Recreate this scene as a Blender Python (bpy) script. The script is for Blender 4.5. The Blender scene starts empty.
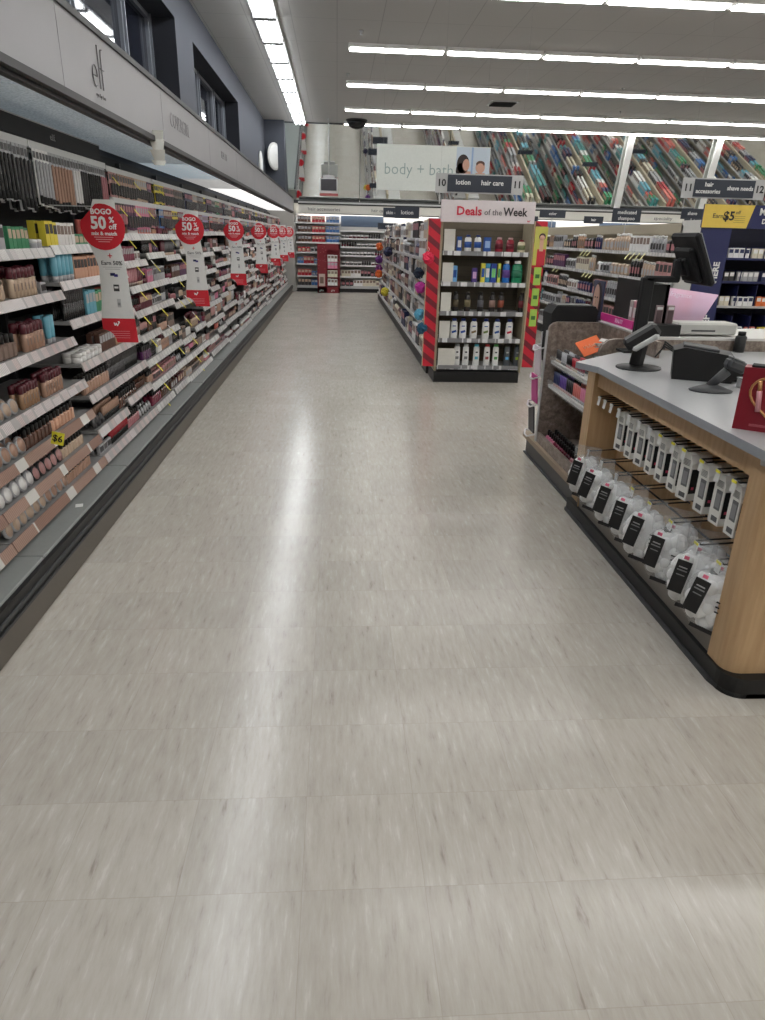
import bpy, math, random
from mathutils import Matrix, Vector, Euler
random.seed(7)
PI = math.pi
sc = bpy.context.scene
COL = sc.collection

# ------------------------------------------------------------------ materials
MATS = {}
def nodes_of(m):
    m.use_nodes = True
    nt = m.node_tree
    return nt, nt.nodes, nt.links, nt.nodes['Principled BSDF']

def mat(rgb, rough=.5, metal=0, emit=0, vary=.06, scale=40, name=None, alpha=1, trans=0, coat=0):
    key = (tuple(round(c, 3) for c in rgb), rough, metal, emit, vary, scale, alpha, trans, coat)
    if key in MATS: return MATS[key]
    m = bpy.data.materials.new(name or 'paint')
    nt, N, L, b = nodes_of(m)
    tc = N.new('ShaderNodeTexCoord'); nz = N.new('ShaderNodeTexNoise'); nz.inputs['Scale'].default_value = scale
    nz.inputs['Detail'].default_value = 2
    L.new(tc.outputs['Object'], nz.inputs['Vector'])
    mx = N.new('ShaderNodeMix'); mx.data_type = 'RGBA'
    mx.inputs[6].default_value = (*[c * (1 - vary) for c in rgb], 1)
    mx.inputs[7].default_value = (*[min(1, c * (1 + vary)) for c in rgb], 1)
    L.new(nz.outputs['Fac'], mx.inputs[0]); L.new(mx.outputs[2], b.inputs['Base Color'])
    b.inputs['Roughness'].default_value = rough; b.inputs['Metallic'].default_value = metal
    b.inputs['Coat Weight'].default_value = coat
    if emit:
        b.inputs['Emission Color'].default_value = (*rgb, 1); b.inputs['Emission Strength'].default_value = emit
    if alpha < 1: b.inputs['Alpha'].default_value = alpha
    if trans: b.inputs['Transmission Weight'].default_value = trans
    MATS[key] = m
    return m

def s2l(r, g, b):
    f = lambda c: (c / 255 / 12.92) if c <= 10 else ((c / 255 + .055) / 1.055) ** 2.4
    return (f(r), f(g), f(b))
def C(r, g, b, rough=.5, **k): return mat(s2l(r, g, b), rough, **k)

def mnode(nt, op, a, b=None, c=None):
    n = nt.nodes.new('ShaderNodeMath'); n.operation = op
    for i, v in enumerate((a, b, c)):
        if v is None: continue
        if isinstance(v, (int, float)): n.inputs[i].default_value = v
        else: nt.links.new(v, n.inputs[i])
    return n.outputs[0]
def mixc(nt, fac, a, b):
    n = nt.nodes.new('ShaderNodeMix'); n.data_type = 'RGBA'
    for i, v in ((0, fac), (6, a), (7, b)):
        if isinstance(v, (int, float)): n.inputs[i].default_value = v
        elif isinstance(v, tuple): n.inputs[i].default_value = (*v, 1)
        else: nt.links.new(v, n.inputs[i])
    return n.outputs[2]

def floor_mat():
    m = bpy.data.materials.new('vinyl_tile'); nt, N, L, b = nodes_of(m)
    tc = N.new('ShaderNodeTexCoord'); sep = N.new('ShaderNodeSeparateXYZ'); L.new(tc.outputs['Object'], sep.inputs[0])
    T = .305
    x = mnode(nt, 'ADD', sep.outputs[0], 100 * T - .216); y = mnode(nt, 'ADD', sep.outputs[1], 100 * T - 1.21)
    fx = mnode(nt, 'MODULO', x, T); fy = mnode(nt, 'MODULO', y, T)
    ix = mnode(nt, 'FLOOR', mnode(nt, 'DIVIDE', x, T)); iy = mnode(nt, 'FLOOR', mnode(nt, 'DIVIDE', y, T))
    cv = N.new('ShaderNodeCombineXYZ'); L.new(ix, cv.inputs[0]); L.new(iy, cv.inputs[1])
    wn = N.new('ShaderNodeTexWhiteNoise'); wn.noise_dimensions = '2D'; L.new(cv.outputs[0], wn.inputs['Vector'])
    seam = mnode(nt, 'MINIMUM', mnode(nt, 'MINIMUM', fx, mnode(nt, 'SUBTRACT', T, fx)), mnode(nt, 'MINIMUM', fy, mnode(nt, 'SUBTRACT', T, fy)))
    sm = mnode(nt, 'LESS_THAN', seam, .0009)
    # directional streaks, random slant per tile
    mp = N.new('ShaderNodeMapping'); mp.inputs['Scale'].default_value = (50, 8, 1); L.new(tc.outputs['Object'], mp.inputs[0])
    add = N.new('ShaderNodeVectorMath'); add.operation = 'MULTIPLY_ADD'; L.new(wn.outputs['Color'], add.inputs[0]); add.inputs[1].default_value = (40, 40, 40); L.new(mp.outputs[0], add.inputs[2])
    n1 = N.new('ShaderNodeTexNoise'); n1.inputs['Scale'].default_value = 1; n1.inputs['Detail'].default_value = 4; n1.inputs['Roughness'].default_value = .65; L.new(add.outputs[0], n1.inputs['Vector'])
    r = N.new('ShaderNodeValToRGB'); L.new(n1.outputs['Fac'], r.inputs[0])
    e = r.color_ramp.elements
    e[0].position = .24; e[0].color = (*s2l(170, 160, 149), 1); e[1].position = .72; e[1].color = (*s2l(220, 216, 208), 1)
    a = e.new(.37); a.color = (*s2l(197, 190, 179), 1); a = e.new(.5); a.color = (*s2l(204, 197, 186), 1); a = e.new(.6); a.color = (*s2l(207, 201, 191), 1)
    tone = mnode(nt, 'MULTIPLY_ADD', wn.outputs['Value'], .06, .70)
    n2 = N.new('ShaderNodeTexNoise'); n2.inputs['Scale'].default_value = .9; n2.inputs['Detail'].default_value = 3; L.new(tc.outputs['Object'], n2.inputs['Vector'])
    tone2 = mnode(nt, 'MULTIPLY', tone, mnode(nt, 'MULTIPLY_ADD', n2.outputs['Fac'], .10, .95))
    sc_ = N.new('ShaderNodeVectorMath'); sc_.operation = 'SCALE'; L.new(r.outputs[0], sc_.inputs[0]); L.new(tone2, sc_.inputs['Scale'])
    col = mixc(nt, mnode(nt, 'MULTIPLY', sm, .3), sc_.outputs[0], s2l(140, 130, 118))
    L.new(col, b.inputs['Base Color'])
    n3 = N.new('ShaderNodeTexNoise'); n3.inputs['Scale'].default_value = 3; n3.inputs['Detail'].default_value = 5; L.new(tc.outputs['Object'], n3.inputs['Vector'])
    L.new(mnode(nt, 'MULTIPLY_ADD', n3.outputs['Fac'], .12, .15), b.inputs['Roughness'])
    b.inputs['Specular IOR Level'].default_value = .5
    return m

def grid_mat(base, line, tx, ty, w, rough=.9):
    m = bpy.data.materials.new('ceiling_tile'); nt, N, L, b = nodes_of(m)
    tc = N.new('ShaderNodeTexCoord'); sep = N.new('ShaderNodeSeparateXYZ'); L.new(tc.outputs['Object'], sep.inputs[0])
    fx = mnode(nt, 'MODULO', mnode(nt, 'ADD', sep.outputs[0], 100 * tx), tx); fy = mnode(nt, 'MODULO', mnode(nt, 'ADD', sep.outputs[1], 100 * ty), ty)
    s = mnode(nt, 'LESS_THAN', mnode(nt, 'MINIMUM', fx, fy), w)
    nz = N.new('ShaderNodeTexNoise'); nz.inputs['Scale'].default_value = 60; L.new(tc.outputs['Object'], nz.inputs['Vector'])
    c = mixc(nt, nz.outputs['Fac'], tuple(v * .92 for v in base), tuple(min(1, v * 1.05) for v in base))
    L.new(mixc(nt, s, c, line), b.inputs['Base Color']); b.inputs['Roughness'].default_value = rough
    return m

def granite_mat():
    m = bpy.data.materials.new('granite_laminate'); nt, N, L, b = nodes_of(m)
    tc = N.new('ShaderNodeTexCoord'); n = N.new('ShaderNodeTexNoise'); n.inputs['Scale'].default_value = 26; n.inputs['Detail'].default_value = 6; n.inputs['Roughness'].default_value = .75
    L.new(tc.outputs['Object'], n.inputs['Vector']); r = N.new('ShaderNodeValToRGB'); L.new(n.outputs['Fac'], r.inputs[0]); e = r.color_ramp.elements
    e[0].position = .3; e[0].color = (*s2l(88, 74, 66), 1); e[1].position = .72; e[1].color = (*s2l(170, 158, 148), 1)
    a = e.new(.5); a.color = (*s2l(132, 118, 108), 1)
    L.new(r.outputs[0], b.inputs['Base Color']); b.inputs['Roughness'].default_value = .4
    return m

def wood_mat():
    m = bpy.data.materials.new('maple_laminate'); nt, N, L, b = nodes_of(m)
    tc = N.new('ShaderNodeTexCoord'); mp = N.new('ShaderNodeMapping'); mp.inputs['Scale'].default_value = (30, 30, 2.2); L.new(tc.outputs['Object'], mp.inputs[0])
    n = N.new('ShaderNodeTexNoise'); n.inputs['Scale'].default_value = 1.6; n.inputs['Detail'].default_value = 5; L.new(mp.outputs[0], n.inputs['Vector'])
    r = N.new('ShaderNodeValToRGB'); L.new(n.outputs['Fac'], r.inputs[0]); e = r.color_ramp.elements
    e[0].position = .3; e[0].color = (*s2l(180, 146, 106), 1); e[1].position = .7; e[1].color = (*s2l(198, 165, 125), 1)
    L.new(r.outputs[0], b.inputs['Base Color']); b.inputs['Roughness'].default_value = .42
    return m

def stripe_mat():
    m = bpy.data.materials.new('candy_stripe'); nt, N, L, b = nodes_of(m)
    tc = N.new('ShaderNodeTexCoord'); sep = N.new('ShaderNodeSeparateXYZ'); L.new(tc.outputs['Object'], sep.inputs[0])
    d = mnode(nt, 'ADD', mnode(nt, 'ADD', mnode(nt, 'MULTIPLY', sep.outputs[0], .75), sep.outputs[2]), 10)
    s = mnode(nt, 'LESS_THAN', mnode(nt, 'MODULO', d, .15), .066)
    L.new(mixc(nt, s, s2l(196, 28, 50), s2l(112, 28, 42)), b.inputs['Base Color']); b.inputs['Roughness'].default_value = .45
    return m

def ticket_mat(axis, base=(208, 208, 206), alt=(170, 158, 158), period=.085, gap=.3, dark=(112, 112, 112)):
    m = bpy.data.materials.new('price_ticket'); nt, N, L, b = nodes_of(m)
    tc = N.new('ShaderNodeTexCoord'); sep = N.new('ShaderNodeSeparateXYZ'); L.new(tc.outputs['Object'], sep.inputs[0])
    y = mnode(nt, 'ADD', sep.outputs[axis], 100 * period)
    i = mnode(nt, 'FLOOR', mnode(nt, 'DIVIDE', y, period)); f = mnode(nt, 'MODULO', y, period)
    wn = N.new('ShaderNodeTexWhiteNoise'); wn.noise_dimensions = '2D'
    cv = N.new('ShaderNodeCombineXYZ'); L.new(i, cv.inputs[0]); L.new(mnode(nt, 'FLOOR', mnode(nt, 'MULTIPLY', sep.outputs[2], 7)), cv.inputs[1]); L.new(cv.outputs[0], wn.inputs['Vector'])
    on = mnode(nt, 'GREATER_THAN', f, mnode(nt, 'MULTIPLY', wn.outputs['Value'], period * gap * 2))
    c1 = mixc(nt, wn.outputs['Value'], s2l(*base), s2l(*alt))
    # fine print on the tickets
    g = mnode(nt, 'LESS_THAN', mnode(nt, 'MODULO', y, .013), .005)
    c2 = mixc(nt, mnode(nt, 'MULTIPLY', g, .35), c1, s2l(60, 60, 65))
    L.new(mixc(nt, on, s2l(*dark), c2), b.inputs['Base Color']); b.inputs['Roughness'].default_value = .35
    return m

def diffuser_mat(strength, col=(.75, .86, .92)):
    m = bpy.data.materials.new('prismatic_diffuser'); nt, N, L, b = nodes_of(m)
    b.inputs['Roughness'].default_value = .3
    b.inputs['Emission Color'].default_value = (*col, 1); b.inputs['Emission Strength'].default_value = strength
    tc = N.new('ShaderNodeTexCoord'); v = N.new('ShaderNodeTexVoronoi'); v.inputs['Scale'].default_value = 70; L.new(tc.outputs['Object'], v.inputs['Vector'])
    bp = N.new('ShaderNodeBump'); bp.inputs['Strength'].default_value = .5; bp.inputs['Distance'].default_value = .01
    L.new(mixc(nt, v.outputs['Distance'], (.42, .48, .5), (.9, .95, 1)), b.inputs['Base Color'])
    L.new(v.outputs['Distance'], bp.inputs['Height']); L.new(bp.outputs[0], b.inputs['Normal'])
    return m

FLOOR = floor_mat()
CEIL = grid_mat(s2l(190, 188, 185), s2l(164, 162, 160), .61, 1.22, .012)
TICK_B = ticket_mat(1, base=(150, 116, 102), alt=(176, 146, 132), period=.4, gap=.15, dark=(214, 212, 208))
GRANITE = granite_mat(); WOOD = wood_mat(); STRIPE = stripe_mat()
TICK_Y = ticket_mat(1, base=(232, 232, 230), alt=(214, 210, 210), dark=(184, 184, 184)); TICK_X = ticket_mat(0)
TICK_P = ticket_mat(1, base=(226, 220, 220), alt=(208, 192, 190), dark=(178, 174, 174), period=.11)
LAMP = mat((1, .99, .96), .4, emit=13, vary=0, name='fluorescent_lens')
LAMP2 = mat((.94, .97, 1), .4, emit=14, vary=0, name='fluorescent_tube')
WHITE = C(228, 228, 226, .45); OFFW = C(206, 204, 200, .6); LGREY = C(180, 180, 180, .45); MGREY = C(135, 136, 136, .45); DGREY = C(58, 59, 61, .5)
BLACK = C(12, 12, 13, .5); MATB = C(13, 13, 15, .75); CHROME = mat((.7, .7, .72), .25, 1, vary=.02); NAVY = C(28, 34, 84, .5)
SIGNRED = C(200, 30, 46, .5); PAPER = C(222, 222, 220, .6); STEEL = mat((.5, .5, .52), .35, 1, vary=.03)
MIRROR = mat((.76, .78, .76), .03, 1, vary=.01, name='mirror_glass')
YELLOW = C(232, 222, 60, .5); LABELBLK = C(25, 25, 27, .5)
CLEAR = mat((.9, .92, .93), .12, vary=.02, alpha=.16, name='clear_plastic')
DECK = C(128, 131, 129, .5); SHELFM = C(150, 150, 150, .45)

# ------------------------------------------------------------------ mesh building
class MB:
    def __init__(s): s.v = []; s.f = []; s.m = []; s.mats = []; s.T = Matrix(); s.sm = []
    def mi(s, m):
        if m not in s.mats: s.mats.append(m)
        return s.mats.index(m)
    def add(s, vs, fs, m, smooth=False):
        o = len(s.v); s.v += [tuple(s.T @ Vector(v)) for v in vs]; k = s.mi(m)
        for f in fs: s.f.append(tuple(i + o for i in f)); s.m.append(k); s.sm.append(smooth)
    def box(s, c, d, m, rot=None, bev=0):
        x, y, z = d[0] / 2, d[1] / 2, d[2] / 2
        R = (Euler(rot).to_matrix() if rot else Matrix.Identity(3)); c = Vector(c)
        if not bev:
            vs = [(a * x, b * y, e * z) for a in (-1, 1) for b in (-1, 1) for e in (-1, 1)]
            fs = [(0, 1, 3, 2), (4, 6, 7, 5), (0, 4, 5, 1), (2, 3, 7, 6), (0, 2, 6, 4), (1, 5, 7, 3)]
        else:
            B = min(bev, .45 * min(d)); vs = []; idx = {}
            for a in (-1, 1):
                for b in (-1, 1):
                    for e in (-1, 1):
                        for k in range(3):
                            p = [a * (x - B), b * (y - B), e * (z - B)]; p[k] = (a * x, b * y, e * z)[k]
                            idx[(a, b, e, k)] = len(vs); vs.append(tuple(p))
            fs = []
            def I(a, b, e, k): return idx[(a, b, e, k)]
            for a in (-1, 1): fs.append((I(a, -1, -1, 0), I(a, 1, -1, 0), I(a, 1, 1, 0), I(a, -1, 1, 0)))
            for b in (-1, 1): fs.append((I(-1, b, -1, 1), I(1, b, -1, 1), I(1, b, 1, 1), I(-1, b, 1, 1)))
            for e in (-1, 1): fs.append((I(-1, -1, e, 2), I(1, -1, e, 2), I(1, 1, e, 2), I(-1, 1, e, 2)))
            for a in (-1, 1):
                for b in (-1, 1): fs.append((I(a, b, -1, 0), I(a, b, 1, 0), I(a, b, 1, 1), I(a, b, -1, 1)))
                for e in (-1, 1): fs.append((I(a, -1, e, 0), I(a, 1, e, 0), I(a, 1, e, 2), I(a, -1, e, 2)))
            for b in (-1, 1):
                for e in (-1, 1): fs.append((I(-1, b, e, 1), I(1, b, e, 1), I(1, b, e, 2), I(-1, b, e, 2)))
            for a in (-1, 1):
                for b in (-1, 1):
                    for e in (-1, 1): fs.append((I(a, b, e, 0), I(a, b, e, 1), I(a, b, e, 2)))
        s.add([R @ Vector(v) + c for v in vs], fs, m)
        return s
    def bb(s, x0, x1, y0, y1, z0, z1, m, bev=0):
        return s.box(((x0 + x1) / 2, (y0 + y1) / 2, (z0 + z1) / 2), (x1 - x0, y1 - y0, z1 - z0), m, bev=bev)
    def lathe(s, prof, m, n=12, c=(0, 0, 0), sx=1, sy=1, rot=None):
        R = (Euler(rot).to_matrix() if rot else Matrix.Identity(3)); c = Vector(c); vs = []; fs = []
        for r, z in prof:
            for i in range(n): a = 2 * PI * i / n; vs.append(R @ Vector((r * sx * math.cos(a), r * sy * math.sin(a), z)) + c)
        for k in range(len(prof) - 1):
            for i in range(n): j = (i + 1) % n; fs.append((k * n + i, k * n + j, (k + 1) * n + j, (k + 1) * n + i))
        fs.append(tuple(range(n - 1, -1, -1))); fs.append(tuple((len(prof) - 1) * n + i for i in range(n)))
        s.add(vs, fs, m, smooth=True); return s
    def rod(s, a, b, r, m, n=6, r2=None):
        a = Vector(a); b = Vector(b); d = b - a; q = d.to_track_quat('Z', 'Y').to_matrix(); r2 = r if r2 is None else r2
        vs = [q @ Vector((rr * math.cos(2 * PI * i / n), rr * math.sin(2 * PI * i / n), z)) + a for rr, z in ((r, 0), (r2, d.length)) for i in range(n)]
        fs = [(i, (i + 1) % n, n + (i + 1) % n, n + i) for i in range(n)] + [tuple(range(n - 1, -1, -1)), tuple(range(n, 2 * n))]
        s.add(vs, fs, m, smooth=n > 6); return s
    def path(s, pts, r, m, n=6):
        for a, b in zip(pts, pts[1:]): s.rod(a, b, r, m, n)
        return s
    def prism(s, poly, plane, t0, t1, m, m2=None):
        # poly in 2D; plane 'xz' extrudes y, 'xy' extrudes z, 'yz' extrudes x
        P = {'xz': lambda p, t: (p[0], t, p[1]), 'xy': lambda p, t: (p[0], p[1], t), 'yz': lambda p, t: (t, p[0], p[1])}[plane]
        n = len(poly); vs = [P(p, t0) for p in poly] + [P(p, t1) for p in poly]
        s.add(vs, [tuple(range(n - 1, -1, -1)), tuple(range(n, 2 * n))], m)
        s.add(vs, [(i, (i + 1) % n, n + (i + 1) % n, n + i) for i in range(n)], m2 or m); return s
    def ball(s, c, r, m, nu=8, nv=6, sc_=(1, 1, 1), jit=0):
        vs = []; fs = []
        for k in range(nv + 1):
            t = PI * k / nv
            for i in range(nu):
                a = 2 * PI * i / nu; q = r * (1 + (random.uniform(-jit, jit) if 0 < k < nv else 0))
                vs.append((c[0] + q * sc_[0] * math.sin(t) * math.cos(a), c[1] + q * sc_[1] * math.sin(t) * math.sin(a), c[2] + q * sc_[2] * math.cos(t)))
        for k in range(nv):
            for i in range(nu): j = (i + 1) % nu; fs.append((k * nu + i, k * nu + j, (k + 1) * nu + j, (k + 1) * nu + i))
        s.add(vs, fs, m, smooth=not jit); return s
    def mesh(s, name):
        me = bpy.data.meshes.new(name); me.from_pydata(s.v, [], s.f)
        for m in s.mats: me.materials.append(m)
        me.polygons.foreach_set('material_index', s.m); me.polygons.foreach_set('use_smooth', s.sm)
        me.validate(); me.update()
        import bmesh
        b = bmesh.new(); b.from_mesh(me); bmesh.ops.recalc_face_normals(b, faces=b.faces); b.to_mesh(me); b.free()
        return me
    def build(s, name, parent=None, loc=None, rotz=0):
        o = bpy.data.objects.new(name, s.mesh(name)); COL.objects.link(o)
        if parent: o.parent = parent
        if loc: o.location = loc
        o.rotation_euler = (0, 0, rotz); return o

def tag(o, label=None, cat=None, group=None, kind=None):
    if label: o['label'] = label
    if cat: o['category'] = cat
    if group: o['group'] = group
    if kind: o['kind'] = kind
    return o
def thing(name, label, cat, loc=(0, 0, 0), rz=0, group=None):
    o = bpy.data.objects.new(name, None); COL.objects.link(o); o.location = loc; o.rotation_euler = (0, 0, rz)
    o.empty_display_size = .05
    return tag(o, label, cat, group)
KIDS = {}
def copy_tree(o, parent=None):
    c = o.copy(); COL.objects.link(c)
    if parent: c.parent = parent
    for ch in o.children: copy_tree(ch, c)
    return c
def dup(o, loc, rz=None, label=None, group=None):
    c = copy_tree(o); c.location = loc
    if rz is not None: c.rotation_euler = (0, 0, rz)
    if label: c['label'] = label
    if group: c['group'] = group
    return c

def text_geo(body, size, m, bold=0, align='CENTER', ext=.001):
    cu = bpy.data.curves.new('t', 'FONT'); cu.body = body; cu.size = size; cu.align_x = align; cu.align_y = 'CENTER'; cu.offset = bold; cu.extrude = ext; cu.resolution_u = 2
    o = bpy.data.objects.new('t', cu); COL.objects.link(o)
    dg = bpy.context.evaluated_depsgraph_get(); me = o.evaluated_get(dg).to_mesh()
    vs = [tuple(v.co) for v in me.vertices]; fs = [tuple(p.vertices) for p in me.polygons]
    o.evaluated_get(dg).to_mesh_clear(); bpy.data.objects.remove(o); bpy.data.curves.remove(cu)
    return vs, fs
FACE = {'-Y': Euler((PI / 2, 0, 0)), '+X': Euler((PI / 2, 0, PI / 2)), '-X': Euler((PI / 2, 0, -PI / 2))}
def put_text(b, body, size, m, loc, face='-Y', bold=0, sx=1, tilt=0, align='CENTER'):
    vs, fs = text_geo(body, size, m, bold, align)
    M = Matrix.Translation(loc) @ FACE[face].to_matrix().to_4x4() @ Matrix.Rotation(tilt, 4, 'Z') @ Matrix.Diagonal((sx, 1, 1, 1))
    b.add([tuple(M @ Vector(v)) for v in vs], fs, m); return b

# ------------------------------------------------------------------ room shell
def struct(name, b, **k): o = b.build(name, **k); o['kind'] = 'structure'; return o
XR, YF, YB, ZC = 19.5, -5.0, 20.7, 4.2
struct('floor', MB().bb(-2.4, XR, YF, YB + .3, -.1, 0, FLOOR))
struct('ceiling', MB().bb(-2.4, XR, YF, YB + .3, ZC, ZC + .1, CEIL))
WALLB = C(72, 75, 84, .8, scale=3); WALLD = C(30, 32, 40, .8, scale=3); WALLW = C(205, 203, 196, .8)
wl = MB(); XW = -1.86; rec = [(3.6, 9.5), (10.55, 14.9)]; ZR0, ZR1 = 2.5, 3.78; XG = -2.16
wl.bb(XW - .1, XW, YF, YB, 0, ZR0, WALLB); wl.bb(XW - .4, XW, YF, YB, ZR1, ZC, WALLB)
ys = [YF] + [y for r in rec for y in r] + [YB]
for a, b_ in zip(ys[::2], ys[1::2]): wl.bb(XW - .4, XW, a, b_, ZR0, ZR1, WALLB)
for a, b_ in rec:
    wl.bb(XG - .02, XW - .001, a, a + .004, ZR0, ZR1, WALLD); wl.bb(XG - .02, XW - .001, b_ - .004, b_, ZR0, ZR1, WALLD)
    wl.bb(XG - .02, XW - .001, a, b_, ZR1 - .004, ZR1, WALLD); wl.bb(XG - .02, XW - .001, a, b_, ZR0, ZR0 + .004, WALLD)
    wl.bb(XG - .2, XG - .1, a, b_, ZR0, ZR1, BLACK)
struct('wall_left', wl)
struct('wall_back', MB().bb(-2.4, XR, YB, YB + .2, 0, ZC, WALLW))
struct('wall_right', MB().bb(XR, XR + .1, YF, YB, 0, ZC, WALLW))
struct('wall_front', MB().bb(-2.4, XR, YF - .1, YF, 0, ZC, WALLW))
NIGHT = mat((.012, .014, .022), .04, vary=.0, name='night_glass'); FRAME = C(120, 124, 132, .45, metal=.3)
def window(n, a, b_, mull):
    root = bpy.data.objects.new('window_%d' % n, None); COL.objects.link(root); root['kind'] = 'structure'
    root.location = (XG, (a + b_) / 2, ZR0); oy = (a + b_) / 2
    g = MB().bb(-.02, -.012, a - oy, b_ - oy, 0, ZR1 - ZR0, NIGHT).build('window_pane', root)
    f = MB()
    for y in mull: f.bb(-.03, .03, y - oy - .035, y - oy + .035, 0, ZR1 - ZR0, FRAME, bev=.006); f.bb(.03, .055, y - oy - .012, y - oy + .012, 0, ZR1 - ZR0, FRAME)
    for z in (.0, ZR1 - ZR0 - .05): f.bb(-.03, .03, a - oy, b_ - oy, z, z + .05, FRAME)
    f.build('window_frame', root)
window(1, *rec[0], [3.65, 5.2, 6.75, 8.3, 9.4]); window(2, *rec[1], [10.6, 12.3, 13.7, 14.85])

# ------------------------------------------------------------------ ceiling lights
def row_light(L=1.5):
    r = thing('ceiling_light', '', 'ceiling light')
    MB().bb(.01, L - .01, -.14, .14, -.05, 0, WHITE).build('housing', r)
    MB().bb(.03, L - .03, -.085, .085, -.07, -.05, LAMP, bev=.02).build('lens', r)
    return r
proto = row_light(); first = True
ordn = ['first', 'second', 'third', 'fourth', 'fifth', 'sixth', 'seventh', 'eighth', 'ninth', 'tenth', 'eleventh', 'twelfth', 'thirteenth', 'fourteenth', 'fifteenth', 'sixteenth', 'seventeenth']
rows = [-3.9, -1.2, 1.5, 4.25, 6.8, 9.55, 12.3, 15.0, 17.8, 19.95]
rn = {9.55: 'nearest crosswise row in view', 12.3: 'second crosswise row', 15.0: 'third crosswise row', 17.8: 'fourth crosswise row', 19.95: 'farthest crosswise row by the mirrors'}
for y in rows:
    for k in range(12):
        o = proto if first else copy_tree(proto); first = False
        o.location = (.17 + k * 1.52, y, ZC)
        o['label'] = 'bright ceiling light, %s from the left in the %s' % (ordn[k], rn[y]) if y in rn else 'bright ceiling light in the crosswise rows out of view above the camera'
        o['group'] = 'ceiling lights in crosswise rows' if y in rn else 'ceiling lights out of view above the camera'
def strip_light():
    r = thing('strip_light', '', 'ceiling light')
    MB().bb(-.16, .16, .01, 1.24, -.03, 0, WHITE).build('housing', r)
    for x in (-.1, 0, .1):
        MB().rod((x, .05, -.05), (x, 1.2, -.05), .022, LAMP2, 8).build('tube', r)
    for y in (.05, 1.20): MB().bb(-.15, .15, y - .022, y + .022, -.078, -.03, LGREY).build('lamp_holder', r)
    return r
sp = strip_light(); k = 0
y = 19.6
while y > -4.5:
    o = sp if k == 0 else copy_tree(sp)
    o.location = (-.95, y, ZC)
    vis = y > 8
    o['label'] = ('open strip light over the left aisle, %s counted from the far wall' % ordn[k]) if vis and k < 17 else 'open strip light over the left aisle, out of view overhead'
    o['group'] = 'strip lights over the left aisle' if vis else 'strip lights out of view overhead'
    k += 1; y -= 1.25
# ceiling fittings
for i, (x, y, w) in enumerate([(.35, 11.5, 'near the left end of the second light row'), (.2, 14.3, 'near the left end of the third light row'), (5.4, 14.6, 'between second and third light rows at right'), (6.3, 17, 'between third and fourth light rows at right')]):
    r = thing('sprinkler', 'small ceiling sprinkler head ' + w, 'sprinkler', (x, y, ZC), group='ceiling sprinklers')
    MB().lathe([(.035, 0), (.035, -.008), (.012, -.012), (.01, -.04)], STEEL, 10).build('escutcheon', r)
    MB().lathe([(.02, -.045), (.022, -.05), (.005, -.052)], STEEL, 8).build('deflector', r)
r = thing('ceiling_vent', 'square dark slotted air vent set in the ceiling', 'vent', (3.55, 16.6, ZC))
MB().bb(-.3, .3, -.3, .3, -.012, 0, LGREY).build('frame', r)
b = MB()
for i in range(7): b.box((0, -.23 + i * .077, -.02), (.5, .045, .006), DGREY, rot=(.5, 0, 0))
b.build('louver', r)
r = thing('dome_camera', 'black half dome security mirror hanging at the ceiling by far wall', 'security dome', (.5, 19.55, ZC - .02))
MB().lathe([(.27, .02), (.27, 0), (.25, -.02)], BLACK, 24).build('collar', r)
MB().lathe([(.245, -.02), (.235, -.07), (.19, -.13), (.12, -.17), (.04, -.19)], mat((.01, .01, .012), .1, vary=0), 24).build('dome', r)

# ------------------------------------------------------------------ back wall: mirrors, canopy
def mirror_panel(x0, x1, lab):
    z0, z1 = 2.36, 4.16; yb = 20.62; yt = yb - (z1 - z0) * math.tan(math.radians(TILT))
    r = thing('ceiling_mirror', lab, 'mirror', ((x0 + x1) / 2, yb, z0), group='tilted mirror panels above the back wall')
    w = (x1 - x0) / 2 - .01; dy = yt - yb; h = z1 - z0
    MB().add([(-w, 0, 0), (w, 0, 0), (w, dy, h), (-w, dy, h)], [(0, 1, 2, 3)], MIRROR) if False else None
    b = MB(); b.add([(-w, -.012, 0), (w, -.012, 0), (w, dy - .012, h), (-w, dy - .012, h), (-w, .01, 0), (w, .01, 0), (w, dy + .01, h), (-w, dy + .01, h)], [(0, 1, 2, 3), (4, 7, 6, 5), (0, 4, 5, 1), (2, 6, 7, 3), (1, 5, 6, 2), (0, 3, 7, 4)], MIRROR); b.build('mirror_glass', r)
    b = MB(); b.bb(-w - .01, w + .01, -.05, .02, -.07, 0, BLACK); b.bb(-w, w, dy - .03, dy + .02, h, h + .03, DGREY); b.build('frame', r)
TILT = 13.5
mx = [-1.36, .62, 3.0, 5.45, 7.85, 10.3, 12.75, 15.2]
ml = ['leftmost tilted mirror panel above the back wall', 'tilted mirror panel behind the body and bath board, left half', 'tilted mirror panel right of the body and bath board', 'tilted mirror panel left of the left white post', 'tilted mirror panel between the two white posts', 'tilted mirror panel right of the right white post', 'tilted mirror panel at the far right end']
for i in range(7): mirror_panel(mx[i], mx[i + 1], ml[i])
for x, w in ((7.85, 'left'), (10.3, 'right')):
    b = MB(); b.T = Matrix.Translation((x, 20.5, 2.36)) @ Matrix.Rotation(math.radians(TILT), 4, 'X'); b.bb(-.085, .085, -.05, .02, 0, 1.84, WHITE, bev=.01)
    tag(b.build('mirror_post'), '%s white post between the tilted mirrors above the back wall' % w, 'post')

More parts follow.
